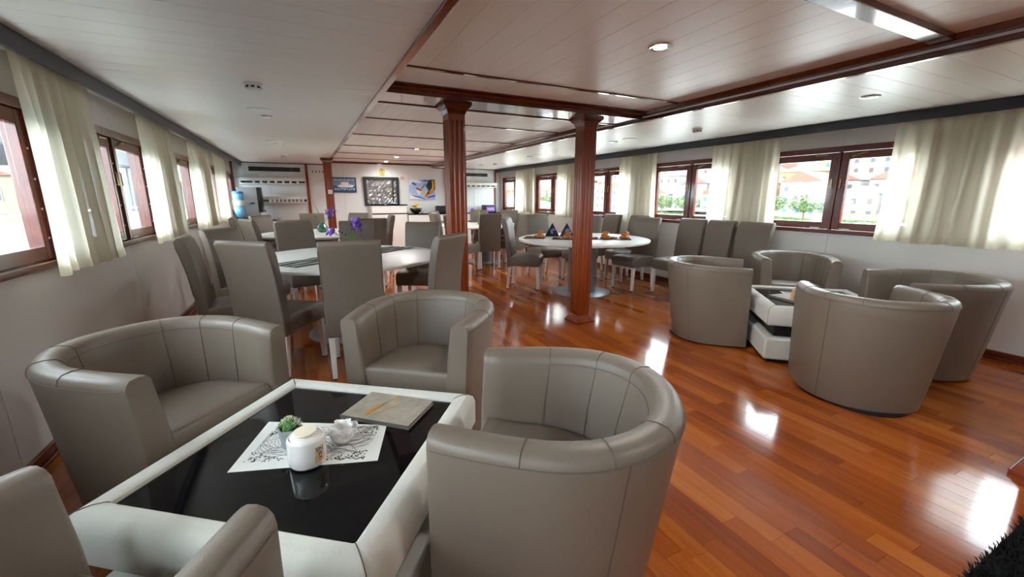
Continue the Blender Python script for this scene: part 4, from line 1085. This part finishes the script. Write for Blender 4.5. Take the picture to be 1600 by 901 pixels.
# ------------------------------------------------------------------ shag rug
r = thing('shag_rug', 'black shaggy rug at the lower right corner', 'rug', (2.45, -.42, 0))
MB().box(-1.15, 1.15, -.8, .8, .001, .012).build('backing', 'rug_black', r)
pv = []; pf = []; rn = random.Random(4)
for i in range(26000):
    x_, y_ = rn.uniform(-1.15, 1.15), .8-abs(rn.gauss(0, .30)) if rn.random() < .75 else rn.uniform(-.8, .8)
    if y_ < -.8: continue
    a = rn.random()*6.28; l_ = rn.uniform(.008, .026); w_ = .0022; h_ = rn.uniform(.018, .034)
    q = len(pv); ca_, sa_ = math.cos(a), math.sin(a)
    pv += [(x_-w_*sa_, y_+w_*ca_, .010), (x_+w_*sa_, y_-w_*ca_, .010), (x_+l_*.5*ca_+w_*sa_, y_+l_*.5*sa_-w_*ca_, .010+h_*.8), (x_+l_*ca_, y_+l_*sa_, .010+h_)]
    pf += [(q, q+1, q+2), (q, q+2, q+3)]
me = bpy.data.meshes.new('pile'); me.from_pydata(pv, [], pf); me.materials.append(M['rug_black']); o = bpy.data.objects.new('pile', me); COL.objects.link(o); o.parent = r; o['kind'] = 'stuff'

o = MB().box(XL-.70, XL-.125, YB-3, YF+4, 2.42, 2.5).build('ceiling_side_deck', 'deck_paint'); tag(o, 'upper deck overhang above the left windows', kind='structure')  # overhang added to keep overhead sky off the left window reveals
for nm_, a_, b_ in (('left', XL-1.5, XL-.125), ('right', XR+.125, XR+1.5)):
    o = MB().box(a_, b_, YB-3, YF+4, -.25, -.10).build('floor_side_deck', 'deck_paint'); tag(o, 'white painted side deck outside the %s windows' % nm_, kind='structure')  # unseen decks added as white reflectors, sending skylight up to the ceiling
o = MB().box(XL-1.5, XR+1.5, YB-9, YB-.125, -.25, -.10).build('floor_aft_deck', 'deck_paint'); tag(o, 'white painted open deck behind the rear wall', kind='structure')
# ------------------------------------------------------------------ outside, right: the quay and the town
o = MB().box(7, 420, -260, 520, -4.6, -4.2).build('ground_quay', 'quay'); tag(o, 'pale paved quay outside the right windows', kind='structure')
hv = []; hf = []
for i in range(13):
    for j in range(25):
        x_ = 112+i*14; y_ = -120+j*22; hv.append((x_, y_, -4.3+ (i*3.0 if i < 9 else 27+ (i-9)*1.0) + 1.2*math.sin(j*.8+i)))
for i in range(12):
    for j in range(24): q = i*25+j; hf.append((q, q+25, q+26, q+1))
m_ = MB(); m_.v = hv; m_.f = hf; o = m_.build('ground_hill', 'hill', smooth=True); tag(o, 'rising hillside behind the town', kind='structure')
def house(x, y, zb, w_, d_, h_, wall, roof, hip, st, shut, label, rn_):
    r = thing('house', label, 'house', (x, y, zb), 0, 'town houses across the quay')
    MB().box(0, d_, -w_/2, w_/2, -3, h_).build('wall', wall, r)
    rh = w_*.20; ov = .35
    if hip:
        MB().add([(-ov, -w_/2-ov, h_), (d_+ov, -w_/2-ov, h_), (d_+ov, w_/2+ov, h_), (-ov, w_/2+ov, h_), (d_*.5, -w_*.16, h_+rh), (d_*.5, w_*.16, h_+rh)], [(0,1,4), (1,2,5,4), (2,3,5), (3,0,4,5), (0,3,2,1)]).build('roof', roof, r)
    else:
        MB().add([(-ov, -w_/2-ov, h_), (-ov, w_/2+ov, h_), (-ov, 0, h_+rh*1.3), (d_+ov, -w_/2-ov, h_), (d_+ov, w_/2+ov, h_), (d_+ov, 0, h_+rh*1.3)], [(0,1,2), (3,5,4), (0,2,5,3), (1,4,5,2), (0,3,4,1)]).build('roof', roof, r)
        MB().add([(-ov+.05, -w_/2+.1, h_-.02), (-ov+.05, w_/2-.1, h_-.02), (-ov+.05, 0, h_+rh*1.15), (0, -w_/2+.1, h_), (0, w_/2-.1, h_), (0, 0, h_+rh*1.2)], [(0,1,2), (3,5,4), (0,2,5,3), (1,4,5,2), (0,3,4,1)]).build('gable', wall, r)
    nw = max(2, int(w_/3.0))
    for s_ in range(st):
        for i in range(nw):
            yy = -w_/2+w_*(i+.5)/nw+rn_.uniform(-.2, .2); zz = .9+s_*2.9
            if zz+1.5 > h_: continue
            wi = MB().box(-.06, .02, yy-.5, yy+.5, zz, zz+1.35).build('window', shut if rn_.random() < .5 else 'win_dark', r)
            MB().box(-.10, .0, yy-.65, yy+.65, zz-.12, zz).build('ledge', 'h_white', wi)
    if rn_.random() < .6: MB().box(d_*.45, d_*.45+.7, w_*.2, w_*.2+.7, h_+.2, h_+rh+1.0).build('chimney', 'h_white', r)
WN = [('right edge window behind the wide curtain', 20, 26), ('nearest clear right window', 52, 34), ('window past the waiting chairs', 94, 34), ('window right of the column', 131, 30), ('window left of the column', 172, 36), ('last right window', 216, 40)]
rn = random.Random(77)
cols = [('h_white', 'white'), ('h_cream', 'cream'), ('h_yellow', 'yellow'), ('h_white', 'white'), ('h_grey', 'grey')]
ORD = ['first', 'second', 'third', 'fourth', 'fifth', 'sixth', 'seventh', 'eighth']
for row, (X, zb, tag_) in enumerate(((118, -4.2, 'quay row'), (134, -.2, 'second row'), (151, 4.2, 'third row'), (170, 8.2, 'top row'))):
    last = -999
    for ci, (wl, yc, span) in enumerate(WN):
        yy = max(last, (yc-span/2)*(X/110.)); kk = 0
        while yy < (yc+span/2)*(X/110.):
            w_ = rn.uniform(8.5, 12.5); cm, cn = cols[rn.randrange(5)]; st = 3 if rn.random() < .5 else 2; hip = rn.random() < .5
            house(X+rn.uniform(-1.5, 1.5), yy+w_/2, zb+rn.uniform(-.4, .6), w_, 9, st*2.9+.5, cm, 'roof' if rn.random() < .6 else 'roof2', hip, st, 'shutter_blue' if rn.random() < .35 else 'shutter_brown',
                  '%s %s-storey %s-roofed house, %s, %s from right, %s' % (cn, 'three' if st == 3 else 'two', 'hip' if hip else 'gable', tag_, ORD[min(kk, 7)], wl), rn)
            yy += w_+rn.uniform(1.2, 2.6); kk += 1; last = yy
def tree(x, y, zb, h_, cr, label, seed, flat=.55):
    rn_ = random.Random(seed); r = thing('tree', label, 'tree', (x, y, zb), 0, 'trees along the quay')
    MB().tube([(0, 0, 0), (.1, .2, h_*.35), (.0, .1, h_*.7)], [.22, .16, .1], 7).build('trunk', 'trunk', r)
    for k_ in range(4): a = k_*1.6; MB().tube([(.05, .1, h_*.4), (cr*.5*math.cos(a), cr*.5*math.sin(a), h_*.72)], [.1, .05], 5).build('branch', 'trunk', r)
    vs = []; fs = []
    for k_ in range(900):
        a = rn_.random()*6.28; b_ = math.acos(rn_.uniform(-1, 1)); q = rn_.random()**.35
        p = Vector((cr*q*math.cos(a)*math.sin(b_), cr*q*math.sin(a)*math.sin(b_), h_*.8+cr*flat*q*math.cos(b_)))
        u = Vector((rn_.uniform(-1, 1), rn_.uniform(-1, 1), rn_.uniform(-.6, .6))).normalized()*.34; v = u.cross(Vector((rn_.uniform(-1, 1), rn_.uniform(-1, 1), 1))).normalized()*.2
        i = len(vs); vs += [p-u, p+v, p+u, p-v]; fs.append((i, i+1, i+2, i+3))
    m2 = MB(); m2.v = vs; m2.f = fs
    me2 = bpy.data.meshes.new('foliage'); me2.from_pydata([tuple(p) for p in vs], [], fs); me2.materials.append(M['leaf']); o2 = bpy.data.objects.new('foliage', me2); COL.objects.link(o2); o2.parent = r; o2['kind'] = 'stuff'
TREES = [(100, 54.5, 'through the nearest clear right window, left pane, right part'), (101, 63, 'through the nearest clear right window, left pane, left part'), (100, 35, 'through the nearest right window beside the wide curtain'),
         (100, 87, 'through the window beyond the waiting chairs, left pane, right part'), (101, 97, 'through the window beyond the waiting chairs, left pane, left part'), (101, 160, 'through the window left of the right column'), (102, 170, 'through the middle of the window left of the right column'), (102, 205, 'through the last right window')]
for i, (x, y, lb_) in enumerate(TREES): tree(x, y, -4.2, 5.2, 3.6 if i != 2 else 3.0, 'green flat-topped tree '+lb_, 100+i)
def hedge(x, y0, y1, label, seed):
    rn_ = random.Random(seed); r = thing('hedge', label, 'hedge', (x, (y0+y1)/2, -4.2), 0, 'low hedges on the quay')
    L_ = y1-y0; MB().box(-.6, .6, -L_/2, L_/2, 0, .7).build('core', 'leaf', r); vs = []; fs = []
    for k_ in range(700):
        p = Vector((rn_.uniform(-.8, .8), rn_.uniform(-L_/2, L_/2), rn_.uniform(.1, 1.05))); u = Vector((rn_.uniform(-1, 1), rn_.uniform(-1, 1), rn_.uniform(-1, 1))).normalized()*.2; v = u.cross(Vector((.3, 1, .2))).normalized()*.12
        i = len(vs); vs += [tuple(p-u), tuple(p+v), tuple(p+u), tuple(p-v)]; fs.append((i, i+1, i+2, i+3))
    me2 = bpy.data.meshes.new('foliage'); me2.from_pydata(vs, [], fs); me2.materials.append(M['leaf']); o2 = bpy.data.objects.new('foliage', me2); COL.objects.link(o2); o2.parent = r; o2['kind'] = 'stuff'
hedge(97, 52, 64, 'low green hedge under the trees in the nearest clear right window', 1); hedge(97, 40, 47, 'low green hedge in front of the white house, right pane', 2); hedge(97, 84, 100, 'low green hedge in the window beyond the waiting chairs', 3)
def lamp_post(x, y, label):
    r = thing('lamp_post', label, 'lamp post', (x, y, -4.2)); MB().tube([(0, 0, 0), (0, 0, 4.4)], [.09, .06], 8).build('pole', 'win_dark', r); MB().lathe([(.1, 4.4), (.22, 4.55), (.16, 4.85), (.0001, 4.95)], 10).build('lantern', 'h_white', r)
lamp_post(92, 42, 'thin street lamp on the quay in the nearest clear right window')
def car(x, y, label, mat):
    r = thing('car', label, 'car', (x, y, -4.2), PI/2)
    MB().prism([(-2, .35), (2, .35), (2.05, .75), (1.3, .9), (.7, 1.4), (-.9, 1.42), (-1.6, .95), (-2.05, .85)], 'y', -.8, .8).build('body', mat, r, bevel=.06)
    for xx in (-1.25, 1.25):
        for yy in (-.8, .62): q = MB().lathe([(.32, 0), (.32, .18)], 16).build('wheel', 'foot_black', r); q.matrix_local = Matrix.Translation((xx, yy, .32)) @ Matrix.Rotation(-PI/2, 4, 'X')
car(84, 36.5, 'grey parked car at the foot of the nearest clear right window', 'win_dark')
# red tender beside the ship at the right edge
r = thing('tender_boat', 'red hulled boat under a pale cover just outside the right edge window', 'boat', (10.5, -2.0, -.6), 0)
MB().add([(-1.2, -3, 0), (1.2, -3, 0), (1.1, 2.4, 0), (0, 3.6, .3), (-1.1, 2.4, 0), (-1.5, -3, 1.55), (1.5, -3, 1.55), (1.4, 2.6, 1.7), (0, 4.2, 2.0), (-1.4, 2.6, 1.7)], [(4,3,2,1,0), (0,1,6,5), (1,2,7,6), (2,3,8,7), (3,4,9,8), (4,0,5,9), (5,6,7,8,9)]).build('hull', 'red_hull', r)
MB().add([(-1.5, -3, 1.6), (1.5, -3, 1.6), (1.4, 2.6, 1.75), (-1.4, 2.6, 1.75), (0, -2.8, 3.0), (0, 2.4, 3.1)], [(0,1,4), (1,2,5,4), (2,3,5), (3,0,4,5), (0,3,2,1)]).build('cover', 'hull', r)

# ------------------------------------------------------------------ outside, left: a moored white boat, houses on the shore
o = MB().box(-420, -3, -200, 420, -4.8, -4.4).build('ground_water', 'sea_water'); tag(o, 'harbour water outside the left windows', kind='structure')
r = thing('moored_boat', 'white excursion boat with grey awning and stairs outside the left windows', 'boat', (-8, 22, 0))
MB().add([(-1.6, -14, -4.4), (1.6, -14, -4.4), (1.6, 12, -4.4), (0, 16, -4.4), (-1.6, 12, -4.4), (-2.4, -14, .2), (2.4, -14, .2), (2.4, 12, .2), (0, 17.5, .6), (-2.4, 12, .2)], [(4,3,2,1,0), (0,1,6,5), (1,2,7,6), (2,3,8,7), (3,4,9,8), (4,0,5,9), (5,6,7,8,9)]).build('hull', 'hull', r)
MB().box(2.25, 2.38, -14, 4, .2, .86).build('bulwark', 'hull', r); MB().tube([(2.3, -14, 1.0), (2.3, 4, 1.0)], .035, 8).build('hand_rail', 'chrome', r)
for i in range(10): MB().tube([(2.3, -13.8+i*1.9, .8), (2.3, -13.8+i*1.9, 1.0)], .02, 6).build('stanchion', 'chrome', r)
MB().box(-2.2, 2.6, -13, -1, 2.45, 3.0).build('awning', 'awning', r, bevel=.06)
for yy in (-12.6, -7, -1.4):
    for xx in (-2.0, 2.3): MB().tube([(xx, yy, .2), (xx, yy, 2.5)], .04, 8).build('awning_post', 'hull', r)
MB().box(-2.2, 1.2, 3, 11, .2, 2.9).build('deckhouse', 'hull', r, bevel=.05)
for i in range(4): MB().box(1.19, 1.22, 3.8+i*1.8, 5.0+i*1.8, 1.3, 2.2).build('deckhouse_window', 'win_dark', r)
st = MB()
for i in range(8): st.box(1.3, 2.1, 3.0+i*.32, 3.35+i*.32, .25+i*.30, .29+i*.30)
st.build('stair_tread', 'hull', r)
for xx in (1.3, 2.1):
    MB().tube([(xx, 3.0, .25), (xx, 5.6, 2.7)], .05, 6).build('stringer', 'hull', r); MB().tube([(xx, 3.0, 1.15), (xx, 5.6, 3.5)], .028, 6).build('stair_rail', 'hull', r)
    for i in range(4): MB().tube([(xx, 3.1+i*.8, .35+i*.75), (xx, 3.1+i*.8, 1.2+i*.73)], .022, 6).build('baluster', 'hull', r)
def shore_house(x, y, zb, w_, d_, h_, wall, label):
    r = thing('house', label, 'house', (x, y, zb), math.radians(-20), 'houses on the left shore')
    MB().box(-w_/2, w_/2, 0, d_, -2, h_).build('wall', wall, r)
    MB().add([(-w_/2-.3, -.3, h_), (w_/2+.3, -.3, h_), (0, -.3, h_+w_*.22), (-w_/2-.3, d_+.3, h_), (w_/2+.3, d_+.3, h_), (0, d_+.3, h_+w_*.22)], [(0,1,2), (3,5,4), (0,2,5,3), (1,4,5,2), (0,3,4,1)]).build('roof', 'roof2', r)
    for (xx, zz) in ((-w_*.2, h_*.15), (w_*.22, h_*.55), (-w_*.1, h_*.6)):
        wi = MB().box(xx-.75, xx+.75, -.08, .02, zz, zz+1.5).build('window', 'h_white', r); MB().box(xx-.6, xx+.6, -.1, -.06, zz+.12, zz+1.38).build('pane', 'win_dark', wi)
shore_house(-32, 68, -2.5, 8, 9, 6.2, 'h_cream', 'cream house with gabled roof outside the nearest left window')
shore_house(-44, 76, -1.5, 9, 9, 7.5, 'h_white', 'white house behind the cream house outside the nearest left window')
shore_house(-24, 84, -2.5, 9, 9, 5.5, 'h_white', 'white shore house outside the second left window')
shore_house(-14, 112, -2.5, 10, 9, 6.5, 'h_cream', 'cream shore house outside the third left window')
hv = []; hf = []
for i in range(10):
    for j in range(20): hv.append((-150+j*12, 95+i*12, -4.5+i*1.15+1.2*math.sin(j*.7+i*.5)))
for i in range(9):
    for j in range(19): q = i*20+j; hf.append((q, q+1, q+21, q+20))
m_ = MB(); m_.v = hv; m_.f = hf; o = m_.build('ground_shore', 'hill', smooth=True); tag(o, 'low shore hill beyond the left windows', kind='structure')
